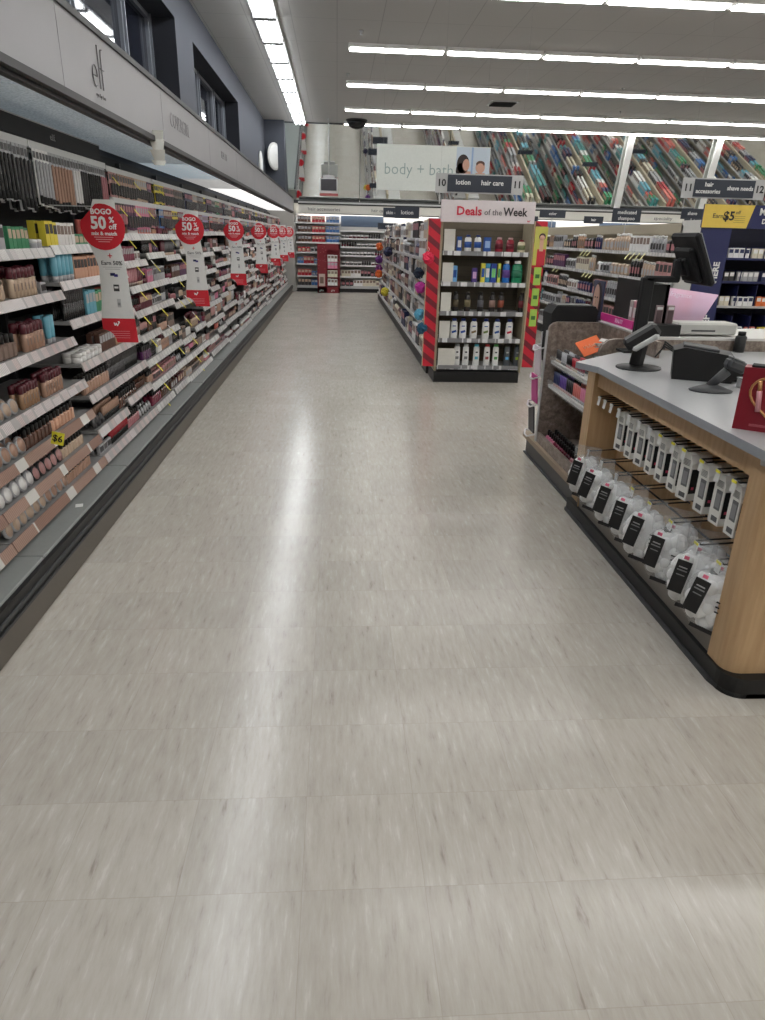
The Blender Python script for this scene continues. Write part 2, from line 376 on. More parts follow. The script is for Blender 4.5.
struct('trim_1', MB().bb(-1.88, -1.36, 20.0, 20.7, 2.3, ZC, WALLB))
for y, z, w_ in ((18.6, 3.0, 'nearer, half hidden by the canopy'), (19.97, 3.35, 'farther, in the corner')):
    r = thing('wall_plaque', 'white round plaque on the blue grey wall, %s' % w_, 'plaque', (XW + .012, y, z))
    if y > 19.5: r.location = (-1.62, 19.9, z); r.rotation_euler = (0, 0, -.45); r.scale = (1, 1, .95)
    b = MB(); b.T = Matrix.Rotation(PI / 2, 4, 'Y'); b.lathe([(.32, -.012), (.34, 0), (.34, .02), (.32, .03)], OFFW, 32); b.build('disc', r)
    b = MB(); b.T = Matrix.Rotation(PI / 2, 4, 'Y'); b.lathe([(.29, .03), (.285, .034)], WHITE, 32); b.build('inner_face', r)
bc = thing('wall_canopy', 'long white lit canopy with section names along the back wall', 'canopy', (5, 20.3, 2.04))
MB().bb(-6.05, 9, -.02, .02, 0, .21, C(214, 212, 204, .5)).build('header_panel', bc)
b = MB().bb(-6.05, 9, -.03, .03, .21, .24, BLACK); b.bb(-6.05, 9, -.03, .03, -.02, 0, BLACK); b.bb(-6.05, 9, .02, .35, .235, .25, BLACK); b.bb(-6.05, 9, -.01, .01, .245, .29, LGREY); b.build('trim_rail', bc)
MB().bb(-6.05, 9, .02, .33, .005, .02, mat((1, .96, .88), .4, emit=5, vary=0)).build('light_diffuser', bc)
b = MB(); T = C(90, 90, 92, .6)
put_text(b, 'hair accessories', .12, T, (-5.35, -.03, .1), sx=1.15); put_text(b, 'hair care', .12, T, (-3.85, -.03, .1)); put_text(b, 'specialty', .12, T, (4.15, -.03, .1), sx=1.3)
b.build('lettering', bc)

# ------------------------------------------------------------------ products
PINKS = {'rose': (176, 116, 122), 'dusty pink': (190, 142, 140), 'nude': (178, 142, 122), 'burgundy': (88, 30, 42), 'berry': (128, 48, 70), 'brown': (90, 60, 48), 'beige': (196, 172, 150), 'red': (170, 36, 50), 'black': (20, 19, 20), 'charcoal': (56, 54, 56), 'silver': (172, 172, 176), 'white': (232, 231, 230), 'peach': (206, 158, 132), 'taupe': (134, 114, 104), 'lilac': (164, 150, 190), 'blue': (70, 116, 176), 'teal': (70, 140, 140), 'green': (64, 140, 100), 'yellow': (228, 210, 70), 'coral': (206, 110, 100), 'gold': (196, 160, 90), 'navy': (36, 44, 84), 'aqua': (104, 170, 190), 'plum': (84, 44, 84), 'orange': (216, 110, 50), 'cream': (218, 210, 190), 'pink': (216, 130, 160), 'tan': (170, 134, 104), 'purple': (100, 70, 150)}
def K(n, rough=.4): return C(*PINKS[n], rough)
def contrast(n):
    b = sum(PINKS[n]); return {0: 'silver', 1: 'beige', 2: 'rose'}[b % 3] if b < 330 else {0: 'taupe', 1: 'charcoal', 2: 'silver'}[b % 3]
# each kind: width, words, category, builder(color, lo) -> list of (partname, MB); first is the body (root)
def k_lipstick(c, n):
    b = MB().lathe([(.0095, 0), (.0095, .042)], K('black', .25), n); d = MB().lathe([(.0105, .036), (.0105, .078), (.0085, .081)], K(c, .25), n); return [('body', b), ('cap', d)]
def k_mascara(c, n):
    b = MB().lathe([(.008, 0), (.010, .01), (.010, .07)], K(c, .25), n); d = MB().lathe([(.0105, .07), (.0105, .125), (.007, .13)], K('charcoal', .25), n); return [('body', b), ('cap', d)]
def k_concealer(c, n):
    b = MB().lathe([(.012, 0), (.0155, .006), (.0155, .075), (.011, .08)], K(c, .25), n); d = MB().lathe([(.0155, .08), (.0155, .118), (.009, .124)], K('burgundy', .3), n)
    e = MB().bb(-.0045, .0045, -.0168, -.0155, .03, .06, K('taupe')); return [('body', b), ('cap', d), ('printed_label', e)]
def k_bottle(c, n):
    b = MB().box((0, 0, .035), (.044, .03, .07), K(c, .2), bev=.008); d = MB().lathe([(.013, .07), (.013, .105), (.011, .108)], K('black', .3), n); return [('body', b), ('cap', d)]
def k_compact(c, n):
    R = (-1.2, 0, 0); b = MB().lathe([(.031, -.006), (.034, 0), (.031, .008)], K('silver' if c in ('white', 'beige', 'nude') else 'charcoal', .3), max(n, 14), c=(0, 0, .034), rot=(PI / 2 - .25, 0, 0))
    d = MB().lathe([(.026, .008), (.026, .0095)], K(c, .35), max(n, 14), c=(0, 0, .034), rot=(PI / 2 - .25, 0, 0)); return [('case', b), ('lid_window', d)]
def k_palette(c, n):
    b = MB().box((0, 0, .03), (.075, .022, .06), K(c, .35), bev=.003); d = MB().bb(-.03, .03, -.0125, -.011, .014, .048, K(contrast(c))); return [('body', b), ('printed_label', d)]
def k_carton(c, n):
    b = MB().box((0, 0, .05), (.042, .03, .10), K(c, .5), bev=.001); d = MB().bb(-.016, .016, -.0165, -.015, .05, .088, K(contrast(c))); return [('body', b), ('printed_label', d)]
def k_card(c, n):
    # hanging: origin at the hook hole
    b = MB().box((0, 0, -.075), (.05, .003, .15), K(c, .45)); d = MB().box((0, -.009, -.1), (.03, .016, .07), K('charcoal' if c != 'black' else 'rose', .25), bev=.005)
    e = MB().bb(-.02, .02, -.0025, -.0015, -.045, -.012, K(contrast(c))); return [('card', b), ('blister', d), ('printed_label', e)]
def k_polish(c, n):
    b = MB().lathe([(.017, 0), (.019, .01), (.019, .034), (.009, .042)], K(c, .15), n); d = MB().lathe([(.011, .042), (.009, .075), (.007, .078)], K('black', .3), n); return [('bottle', b), ('cap', d)]
def k_tube(c, n):
    b = MB().lathe([(.018, .025), (.02, .04), (.0215, .13)], K(c, .35), n, sy=.75); d = MB().lathe([(.017, 0), (.018, .025)], K(contrast(c), .35), n, sy=.8); return [('body', b), ('cap', d)]
def k_jar(c, n):
    b = MB().lathe([(.026, 0), (.029, .005), (.029, .032)], K(c, .3), n); d = MB().lathe([(.03, .032), (.03, .048), (.027, .051)], K('white', .35), n); return [('body', b), ('lid', d)]
def k_sham(c, n):
    b = MB().lathe([(.032, 0), (.036, .01), (.036, .13), (.030, .16), (.016, .172)], K(c, .3), n, sy=.6); d = MB().lathe([(.02, .172), (.02, .195), (.015, .2)], K('white' if c != 'white' else 'navy', .35), n, sy=.8)
    e = MB().bb(-.024, .024, -.0235, -.0215, .04, .11, K(contrast(c) if c != 'white' else 'silver')); return [('body', b), ('cap', d), ('printed_label', e)]
def k_box(c, n):
    b = MB().box((0, 0, .09), (.09, .06, .18), K(c, .5), bev=.002); d = MB().bb(-.035, .035, -.0315, -.03, .09, .16, K(contrast(c))); return [('body', b), ('printed_label', d)]
def k_pouch(c, n):
    b = MB().box((0, 0, .07), (.11, .05, .14), K(c, .35), bev=.02); d = MB().bb(-.04, .04, -.0265, -.0245, .035, .1, K(contrast(c))); return [('pouch', b), ('printed_label', d)]
def k_med(c, n):
    b = MB().box((0, 0, .045), (.05, .035, .09), K(c, .5), bev=.001); d = MB().bb(-.02, .02, -.0185, -.017, .045, .08, K('navy' if c == 'white' else 'white')); return [('body', b), ('printed_label', d)]
def k_bagpack(c, n):
    b = MB().box((0, 0, -.09), (.09, .025, .16), K(c, .4), bev=.01); d = MB().bb(-.03, .03, -.0145, -.0125, -.13, -.05, K(contrast(c))); return [('packet', b), ('printed_label', d)]
def k_brush(c, n):
    b = MB().box((0, 0, -.12), (.032, .003, .24), K('silver' if c != 'silver' else 'white', .45)); d = MB().box((0, -.008, -.14), (.012, .012, .18), K(c, .25), bev=.004)
    e = MB().bb(-.013, .013, -.0025, -.0015, -.04, -.012, K('charcoal')); f = MB().lathe([(.010, -.235), (.009, -.2)], K('black', .8), n, c=(0, -.01, 0), sy=.7); return [('card', b), ('brush_handle', d), ('printed_label', e), ('bristles', f)]
KIND = {
 'brush_pack': (.037, 'hanging brush packs', 'brush pack', k_brush),
 'lipstick': (.024, 'lipsticks', 'lipstick', k_lipstick), 'mascara_tube': (.025, 'mascara tubes', 'mascara', k_mascara),
 'concealer_tube': (.036, 'concealer tubes', 'concealer', k_concealer), 'foundation_bottle': (.049, 'foundation bottles', 'makeup bottle', k_bottle),
 'powder_compact': (.064, 'round compacts', 'compact', k_compact), 'makeup_palette': (.08, 'flat palettes', 'makeup palette', k_palette),
 'cosmetic_carton': (.045, 'slim cartons', 'box', k_carton), 'carded_cosmetic': (.058, 'hanging carded packs', 'hanging pack', k_card),
 'nail_polish': (.041, 'polish bottles', 'nail polish', k_polish), 'cream_tube': (.046, 'squeeze tubes', 'tube', k_tube), 'cream_jar': (.064, 'small jars', 'jar', k_jar),
 'shampoo_bottle': (.08, 'shampoo bottles', 'bottle', k_sham), 'product_box': (.095, 'boxes', 'box', k_box), 'toiletry_pouch': (.118, 'pouches', 'pouch', k_pouch),
 'medicine_box': (.056, 'medicine boxes', 'medicine box', k_med), 'hanging_packet': (.096, 'hanging packets', 'hanging pack', k_bagpack)}
PC = {}
def protos(kind, c, lod):
    key = (kind, c, lod)
    if key not in PC:
        parts = KIND[kind][3](c, {0: 14, 1: 8, 2: 6}[lod])
        if lod == 0: PC[key] = [(n, b.mesh(n)) for n, b in parts]
        else:
            B = MB()
            for n, b in parts:
                for f, mi, s_ in zip(b.f, b.m, b.sm): pass
                o = len(B.v); B.v += b.v; idx = [B.mi(m) for m in b.mats]
                B.f += [tuple(i + o for i in f) for f in b.f]; B.m += [idx[i] for i in b.m]; B.sm += b.sm
            PC[key] = (B, B.mesh(kind))
    return PC[key]
PLACE = []   # kind, color, loc, rz, scale, label, group
USED = {}
CAM = Vector((0, 0, 1.5))
def run(kind, c, p0, d, n, rz, place_words, rows2=1, back=Vector((0, 0, 0)), scale=1, jitter=.0, pitch=None, prob=1):
    """n items of one colour from p0 along unit vector d"""
    w, words, cat, _ = KIND[kind]; w = (pitch or w) * scale
    lab = '%s %s %s' % (c, words, place_words)
    for r in range(rows2):
        for i in range(n):
            if random.random() > prob: continue
            p = Vector(p0) + Vector(d) * (w * (i + .5)) + back * r
            PLACE.append((kind, c, p, rz + random.uniform(-jitter, jitter), scale * random.uniform(.97, 1.03), lab))
    return w * n
def fill(y0, y1, fn_p, d, rz, kinds, colors, place_words, back, rows2=1, runlen=(3, 8), scale=1, gap=.0, hmax=9):
    """fill a shelf from s=y0 to y1 with random runs; every run of the same kind and colour shares its label"""
    s = y0; used = set()
    while s < y1 - .03:
        kind = random.choice(kinds); w = KIND[kind][0] * scale
        for _ in range(8):
            c = random.choice(colors)
            if (kind, c) not in used: break
        else: pass
        used.add((kind, c))
        n = min(random.randint(*runlen), int((y1 - s) / w))
        if n < 1: break
        sca = scale * random.uniform(.92, 1.08)
        n = min(n, int((y1 - s) / (KIND[kind][0] * sca)))
        if n < 1: break
        s += run(kind, c, fn_p(s), d, n, rz, place_words, rows2, back, sca, .06) + random.uniform(0, gap)
def realise():
    by = {}
    for p in PLACE: by.setdefault(p[0], []).append(p)
    for kind, L in by.items():
        L.sort(key=lambda p: (p[2] - CAM).length)
        cat = KIND[kind][2]
        for p in L[:300]:
            _, c, loc, rz, s, lab = p; dist = (loc - CAM).length
            if dist < 6.2:
                parts = protos(kind, c, 0)
                o = bpy.data.objects.new(kind, parts[0][1]); COL.objects.link(o)
                for n, me in parts[1:]:
                    q = bpy.data.objects.new(n, me); COL.objects.link(q); q.parent = o
            else:
                o = bpy.data.objects.new(kind, protos(kind, c, 1)[1]); COL.objects.link(o)
            o.location = loc; o.rotation_euler = (0, 0, rz); o.scale = (s, s, s)
            tag(o, lab, cat, lab)
        if len(L) > 300:
            B = MB()
            for p in L[300:]:
                _, c, loc, rz, s, lab = p; pb = protos(kind, c, 2)[0]
                M = Matrix.Translation(loc) @ Matrix.Rotation(rz, 4, 'Z') @ Matrix.Scale(s, 4)
                o = len(B.v); B.v += [tuple(M @ Vector(v)) for v in pb.v]; idx = [B.mi(m) for m in pb.mats]
                B.f += [tuple(i + o for i in f) for f in pb.f]; B.m += [idx[i] for i in pb.m]; B.sm += pb.sm
            tag(B.build(kind), 'many distant %s on the far shelves' % KIND[kind][1], cat, kind='stuff')

# ------------------------------------------------------------------ left cosmetics wall
YE = 19.95
def xf(z): return -1.36 - .14 * max(0, z - .28) / 1.2
XBK = -1.80
BAYW = 1.22; B0 = 1.45
bay_words = ['nearest makeup bay, cut off at left', 'makeup bay before the first red sign', 'makeup bay behind the first red sign', 'makeup bay just before the second red sign', 'makeup bay behind the second red sign', 'makeup bay before the third red sign', 'makeup bay behind the third red sign', 'makeup bay before the fourth red sign', 'makeup bay behind the fourth red sign', 'makeup bay before the fifth red sign', 'makeup bay behind the fifth red sign', 'makeup bay before the sixth red sign', 'makeup bay behind the sixth red sign', 'makeup bay before the farthest red sign', 'makeup bay behind the farthest red sign', 'last makeup bay at the far corner']
bp_short = ['nearest left bay', 'left bay before first red sign', 'left bay behind first red sign', 'left bay before second red sign', 'left bay behind second red sign', 'left bay before third red sign', 'left bay behind third red sign', 'left bay before fourth red sign', 'left bay behind fourth red sign', 'left bay before fifth red sign', 'left bay behind fifth red sign', 'left bay before sixth red sign', 'left bay behind sixth red sign', 'left bay before farthest red sign', 'left bay behind farthest red sign', 'last left bay']
LEV = [.27, .43, .60, .78, .95, 1.12, 1.29, 1.47]
DK = ['black', 'charcoal', 'burgundy', 'brown', 'taupe', 'rose', 'nude', 'silver', 'berry', 'beige', 'dusty pink', 'plum']
MID = ['rose', 'dusty pink', 'nude', 'beige', 'peach', 'white', 'silver', 'taupe', 'burgundy', 'black', 'brown', 'coral', 'charcoal', 'pink']
BRT = ['pink', 'lilac', 'blue', 'white', 'green', 'yellow', 'coral', 'aqua', 'silver', 'black', 'rose', 'navy']
EYX = Vector((-.036, 0, 0)); AY = Vector((0, 1, 0))
BLKPANEL = C(14, 14, 15, .6)
for bi in range(16):
    y0 = B0 + bi * BAYW; y1 = min(y0 + BAYW, YE)
    if y1 - y0 < .3: continue
    yc = (y0 + y1) / 2; hw = (y1 - y0) / 2
    r = thing('cosmetics_shelf_unit', 'black backed shelving unit with grey deck, ' + bay_words[bi], 'shelving unit', (XBK, yc, 0), group='cosmetics shelving along the left wall')
    X = lambda x: x - XBK
    b = MB().bb(-.05, 0, -hw, hw, .2, 2.02, BLKPANEL)
    for q in (-hw + .01, hw - .01): b.bb(0, .03, q - .008, q + .008, .22, 2.0, DGREY)
    b.build('back_panel', r)
    MB().bb(-.05, X(-1.235), -hw + .002, hw - .002, .17, .215, DECK, bev=.006).build('deck', r)
    b = MB(); b.bb(X(-1.235), X(-1.215), -hw, hw, .115, .205, BLACK); b.bb(X(-1.215), X(-1.208), -hw, hw, .15, .165, DGREY); b.bb(X(-1.215), X(-1.208), -hw, hw, .12, .13, DGREY); b.build('bumper', r)
    MB().bb(-.05, X(-1.225), -hw, hw, 0, .17, C(98, 92, 84, .5)).build('kick_plate', r)
    lev = list(LEV)
    if bi <= 1: lev = [.27, .40, .55, .72, .95, 1.19, 1.40]
    if bi == 2: lev = [.27, .42, .62, .80, 1.03, 1.23, 1.41]
    if bi > 3:
        off = random.uniform(-.03, .03); lev = [z + random.uniform(-.02, .02) + (off if z > .3 else 0) for z in lev]
        if bi % 3 == 1: lev.pop(3); lev[3] -= .05
    # some units have half-width split shelves
    for li, z in enumerate(lev):
        halves = [(-hw, hw)] if (bi + li) % 3 or bi < 2 else [(-hw, -.02), (.02, hw)]
        for hi, (a, c_) in enumerate(halves):
            zz = z + (0 if hi == 0 else random.choice((-.045, .04)) * (li > 0)); xq = X(xf(zz))
            s = MB().bb(0, xq, a + .004, c_ - .004, zz - .018, zz, SHELFM).build('shelf', r)
            t = MB(); t.T = Matrix.Translation((xq, 0, zz)) @ Matrix.Rotation(-.38, 4, 'Y')
            t.bb(-.002, .006, a + .004, c_ - .004, -.045, .004, TICK_B if (bi <= 1 and li < 3) else TICK_P if (bi <= 2 and li < 6) else TICK_Y); t.build('price_channel', s)
            # products
            kinds = [['powder_compact', 'makeup_palette', 'cream_jar', 'foundation_bottle'], ['powder_compact', 'foundation_bottle', 'lipstick', 'makeup_palette'], ['lipstick', 'concealer_tube', 'cosmetic_carton', 'foundation_bottle', 'cream_tube'], ['foundation_bottle', 'mascara_tube', 'lipstick', 'cosmetic_carton'], ['cosmetic_carton', 'makeup_palette', 'mascara_tube', 'lipstick', 'nail_polish'], ['makeup_palette', 'cosmetic_carton', 'nail_polish', 'cream_tube'], ['powder_compact', 'cosmetic_carton', 'mascara_tube', 'makeup_palette'], ['cosmetic_carton', 'makeup_palette', 'cream_tube', 'nail_polish']][min(li, 7)]
            cols = MID if li % 2 else DK + ['white', 'beige']
            if bi > 8: kinds = [k for k in kinds if k not in ('lipstick',)] or kinds; cols = MID + ['white', 'black', 'black', 'pink']
            pw = 'on %s shelf up, %s' % (ordn[li], bp_short[bi])
            sc_ = 1.0 if zz < 1.6 else .9
            if bi <= 2 and bi > 0: continue
            if bi == 0 and li > 3: continue
            fill(yc + a + .02, yc + c_ - .02, lambda s_, zz=zz: (xf(zz) - .035, s_, zz), AY, PI / 2, kinds, cols, pw, EYX * (1.3 if bi < 5 else 1), rows2=2 if bi < 5 else 1, scale=1.0 if bi < 9 else 1.25, gap=.03)
    # top peg rows
    rails = [(1.87, -1.53), (1.68, -1.51)] if bi > 2 else [(1.88, -1.53)]
    for ri, (z, xr) in enumerate(rails):
        s = MB().bb(X(xr) - .012, X(xr) + .008, -hw + .005, hw - .005, z - .012, z + .022, C(205, 206, 206, .35)).bb(0, X(xr), -hw + .005, -hw + .02, z - .01, z + .005, DGREY).bb(0, X(xr), hw - .02, hw - .005, z - .01, z + .005, DGREY).build('peg_rail', r)
        pw = 'on the %s rail, %s' % ('top' if ri == 0 else 'lower', bp_short[bi])
        kinds = ['brush_pack'] if bi <= 2 else ['carded_cosmetic'] if bi < 12 else ['hanging_packet', 'carded_cosmetic']
        if bi >= 1: fill(y0 + .02, y1 - .02, lambda s_, z=z, xr=xr: (xr + .012, s_, z - .012), AY, PI / 2, kinds, (['silver', 'charcoal', 'black', 'burgundy', 'taupe', 'rose', 'nude', 'brown', 'white', 'plum'] if bi <= 2 else BRT + DK), pw, Vector((-.05, 0, 0)), rows2=2 if bi < 5 else 1, scale=(1.12 if bi <= 2 else 1.05), gap=.01, runlen=(3, 7))
    if bi <= 2:
        h = MB().bb(X(-1.56), X(-1.55), -hw, hw, 1.915, 2.0, BLKPANEL); h.bb(X(-1.565), X(-1.548), -hw, hw, 2.0, 2.006, LGREY); ho = h.build('brand_header', r)
        put_text(MB(), 'e.l.f.', .045, LGREY, (X(-1.546), -.2, 1.955), '+X').build('lettering', ho)

# explicit shelves of the two nearest full bays
def srun(bi, li, z, y, kind, c, n, rows2=2, scale=1, pitch=None):
    return y + run(kind, c, (xf(z) - .035, y, z), AY, n, PI / 2, 'on %s shelf up, %s' % (ordn[li], bp_short[bi]), rows2, EYX * 1.2 * scale, scale, .05, pitch)
SPEC = {
 (1, 0): [('powder_compact', 'beige', 6, 1.1), ('powder_compact', 'nude', 4, 1.1), ('foundation_bottle', 'nude', 9, .8)],
 (1, 1): [('powder_compact', 'white', 5, 1.15), ('powder_compact', 'dusty pink', 5, 1.1), ('foundation_bottle', 'beige', 8, .8)],
 (1, 2): [('powder_compact', 'nude', 5, 1.2), ('foundation_bottle', 'brown', 7, .9), ('foundation_bottle', 'peach', 7, .9)],
 (1, 3): [('powder_compact', 'beige', 6, 1.1), ('gap', '', 0, .05), ('concealer_tube', 'tan', 6, .9), ('gap', '', 0, .06), ('concealer_tube', 'nude', 7, .95)],
 (1, 4): [('concealer_tube', 'brown', 6, 1.05), ('gap', '', 0, .1), ('foundation_bottle', 'taupe', 5, 1), ('gap', '', 0, .09), ('concealer_tube', 'nude', 6, 1.05), ('gap', '', 0, .05), ('cream_tube', 'aqua', 2, 1.05)],
 (1, 5): [('concealer_tube', 'peach', 7, 1.1), ('gap', '', 0, .08), ('foundation_bottle', 'beige', 5, 1), ('gap', '', 0, .08), ('concealer_tube', 'beige', 7, 1.1), ('gap', '', 0, .05), ('makeup_palette', 'silver', 1, .9)],
 (1, 6): [('cosmetic_carton', 'black', 8, 1.1), ('cosmetic_carton', 'yellow', 3, 1.1), ('cosmetic_carton', 'silver', 4, 1.1), ('gap', '', 0, .04), ('cosmetic_carton', 'green', 5, 1), ('gap', '', 0, .03), ('cream_jar', 'silver', 3, .9)],
 (2, 0): [('makeup_palette', 'silver', 3, .9), ('lipstick', 'red', 14, 1.1), ('foundation_bottle', 'rose', 6, .9), ('powder_compact', 'silver', 5, 1)],
 (2, 1): [('powder_compact', 'charcoal', 3, 1), ('lipstick', 'nude', 12, 1.1), ('foundation_bottle', 'brown', 8, 1), ('lipstick', 'brown', 10, 1)],
 (2, 2): [('foundation_bottle', 'nude', 9, 1), ('mascara_tube', 'charcoal', 13, 1.1), ('mascara_tube', 'black', 11, 1.1)],
 (2, 3): [('cream_jar', 'white', 6, 1.05), ('cosmetic_carton', 'brown', 6, 1.1), ('cosmetic_carton', 'tan', 5, 1.15), ('cosmetic_carton', 'black', 4, 1)],
 (2, 4): [('mascara_tube', 'black', 10, 1.3), ('cosmetic_carton', 'aqua', 3, 1.3), ('cosmetic_carton', 'green', 3, 1.2), ('cosmetic_carton', 'coral', 4, 1.2), ('cosmetic_carton', 'yellow', 2, 1.2), ('cosmetic_carton', 'plum', 3, 1)],
 (2, 5): [('cream_tube', 'aqua', 5, 1.25), ('cosmetic_carton', 'peach', 8, 1.2), ('cosmetic_carton', 'brown', 8, 1.2)],
 (2, 6): [('cosmetic_carton', 'yellow', 3, 1.2), ('cosmetic_carton', 'white', 5, 1.15), ('makeup_palette', 'green', 3, 1), ('cream_tube', 'coral', 3, 1.1), ('cosmetic_carton', 'blue', 3, .9), ('cream_jar', 'white', 3, .9)]}
LV = {1: [.27, .40, .55, .72, .95, 1.19, 1.40], 2: [.27, .42, .62, .80, 1.03, 1.23, 1.41]}
for (bi, li), L in SPEC.items():
    y = B0 + bi * BAYW + .02; ye = y + BAYW - .04
    for kind, c, n, s in L:
        if kind == 'gap': y += s; continue
        n = min(n, int((ye - y) / (KIND[kind][0] * s)))
        if n > 0: y = srun(bi, li, LV[bi][li], y, kind, c, n, 2, s)

# canopy over the left wall
XF = -1.17; ZF0, ZF1 = 2.06, 2.375
cn = thing('cosmetics_canopy', 'long pale canopy header with brand names above the cosmetics wall', 'canopy', (XF, 10, ZF0))
FASC = C(152, 151, 155, .45, scale=4)
ya = 3.48 - 1.83 * 2; i = 0; names = {2: ('elf', 4.02), 3: ('COVERGIRL', 5.87), 4: ('REVLON', 8.0)}
while ya < YE - .1:
    yb = min(ya + 1.83, YE)
    h = MB().bb(-.02, .0, ya - 10 + .003, yb - 10 - .003, 0, ZF1 - ZF0, FASC).build('header_panel', cn)
    if i == 2:
        t = MB(); TX = C(96, 94, 96, .5); z0 = .13; yy = 3.92 - 10
        # thin hand drawn lettering: e, l, f
        e = [(yy + .035 * math.cos(a) * 1.0, z0 + .045 * math.sin(a)) for a in [x * PI / 12 for x in range(0, 21)]]
        t.path([(.003, yy - .035, z0)] + [(.003, p, q) for p, q in e], .0025, TX, 4)
        t.rod((.003, yy + .07, z0 - .045), (.003, yy + .07, z0 + .14), .0025, TX, 4)
        f = [(yy + .115, z0 - .045), (yy + .115, z0 + .10), (yy + .125, z0 + .13), (yy + .15, z0 + .135)]
        t.path([(.003, p, q) for p, q in f], .0025, TX, 4); t.rod((.003, yy + .09, z0 + .045), (.003, yy + .15, z0 + .045), .0025, TX, 4)
        put_text(t, 'eyes lips face', .028, TX, (.003, yy + .06, .05), '+X', bold=-.0006)
        t.build('lettering', h)
    elif i == 3: put_text(MB(), 'COVERGIRL', .135, C(140, 138, 140, .5), (.003, 5.87 - 10, .165), '+X', bold=-.002, sx=.95).build('lettering', h)
    elif i == 4: put_text(MB(), 'REVLON', .1, C(140, 138, 140, .5), (.003, 8.0 - 10, .165), '+X', bold=-.002).build('lettering', h)
    elif 4 < i: put_text(MB(), {5: 'L\'OREAL', 6: 'MAYBELLINE', 7: 'NYX', 8: 'skin care', 9: 'beauty', 10: 'beauty'}.get(i, 'beauty'), .09, C(150, 148, 150, .5), (.003, (ya + yb) / 2 - 10, .165), '+X', bold=-.002).build('lettering', h) if i in (5, 6, 7) and False else None
    d = MB().bb(-.66, -.03, ya - 10 + .01, yb - 10 - .01, .012, .03, diffuser_mat(.12 if i < 4 else (.3 if i < 6 else .9), (.72, .84, .92) if i < 5 else (1, .98, .95))).build('light_diffuser', cn)
    ya = yb; i += 1
b = MB(); ca, cb = -.18 - 10, YE - 10
b.bb(-.03, .012, ca, cb, ZF1 - ZF0, ZF1 - ZF0 + .03, C(44, 44, 46, .5)); b.bb(-.03, .015, ca, cb, -.03, 0, C(40, 39, 41, .5)); b.bb(-.06, -.02, ca, cb, -.045, -.02, C(40, 39, 41, .5))
b.build('trim_rail', cn)
MB().bb(-.69, -.02, ca, cb, ZF1 - ZF0 + .0, ZF1 - ZF0 + .012, C(140, 144, 142, .7)).build('roof_panel', cn)
MB().bb(-.69, .02, cb, cb + .05, -2.04, ZF1 - ZF0, C(168, 166, 162, .5)).build('end_panel', cn)
# trimmed torn paper strip hanging from the canopy
b = MB(); P = C(214, 214, 206, .7)
pts = [(0, 0), (.012, -.05), (.004, -.11), (.018, -.17), (.01, -.2)]
for (a, z0), (c_, z1) in zip(pts, pts[1:]): b.add([(-.05, a, z0), (.045, a, z0), (.035, c_, z1), (-.03, c_, z1), (-.05, a + .002, z0), (.045, a + .002, z0), (.035, c_ + .002, z1), (-.03, c_ + .002, z1)], [(0, 1, 2, 3), (4, 7, 6, 5), (0, 4, 5, 1), (2, 6, 7, 3), (0, 3, 7, 4), (1, 5, 6, 2)], P)
tag(b.build('paper_strip', loc=(-1.145, 4.98, 2.09)), 'crumpled pale paper strip dangling from the canopy edge before the second name', 'paper')

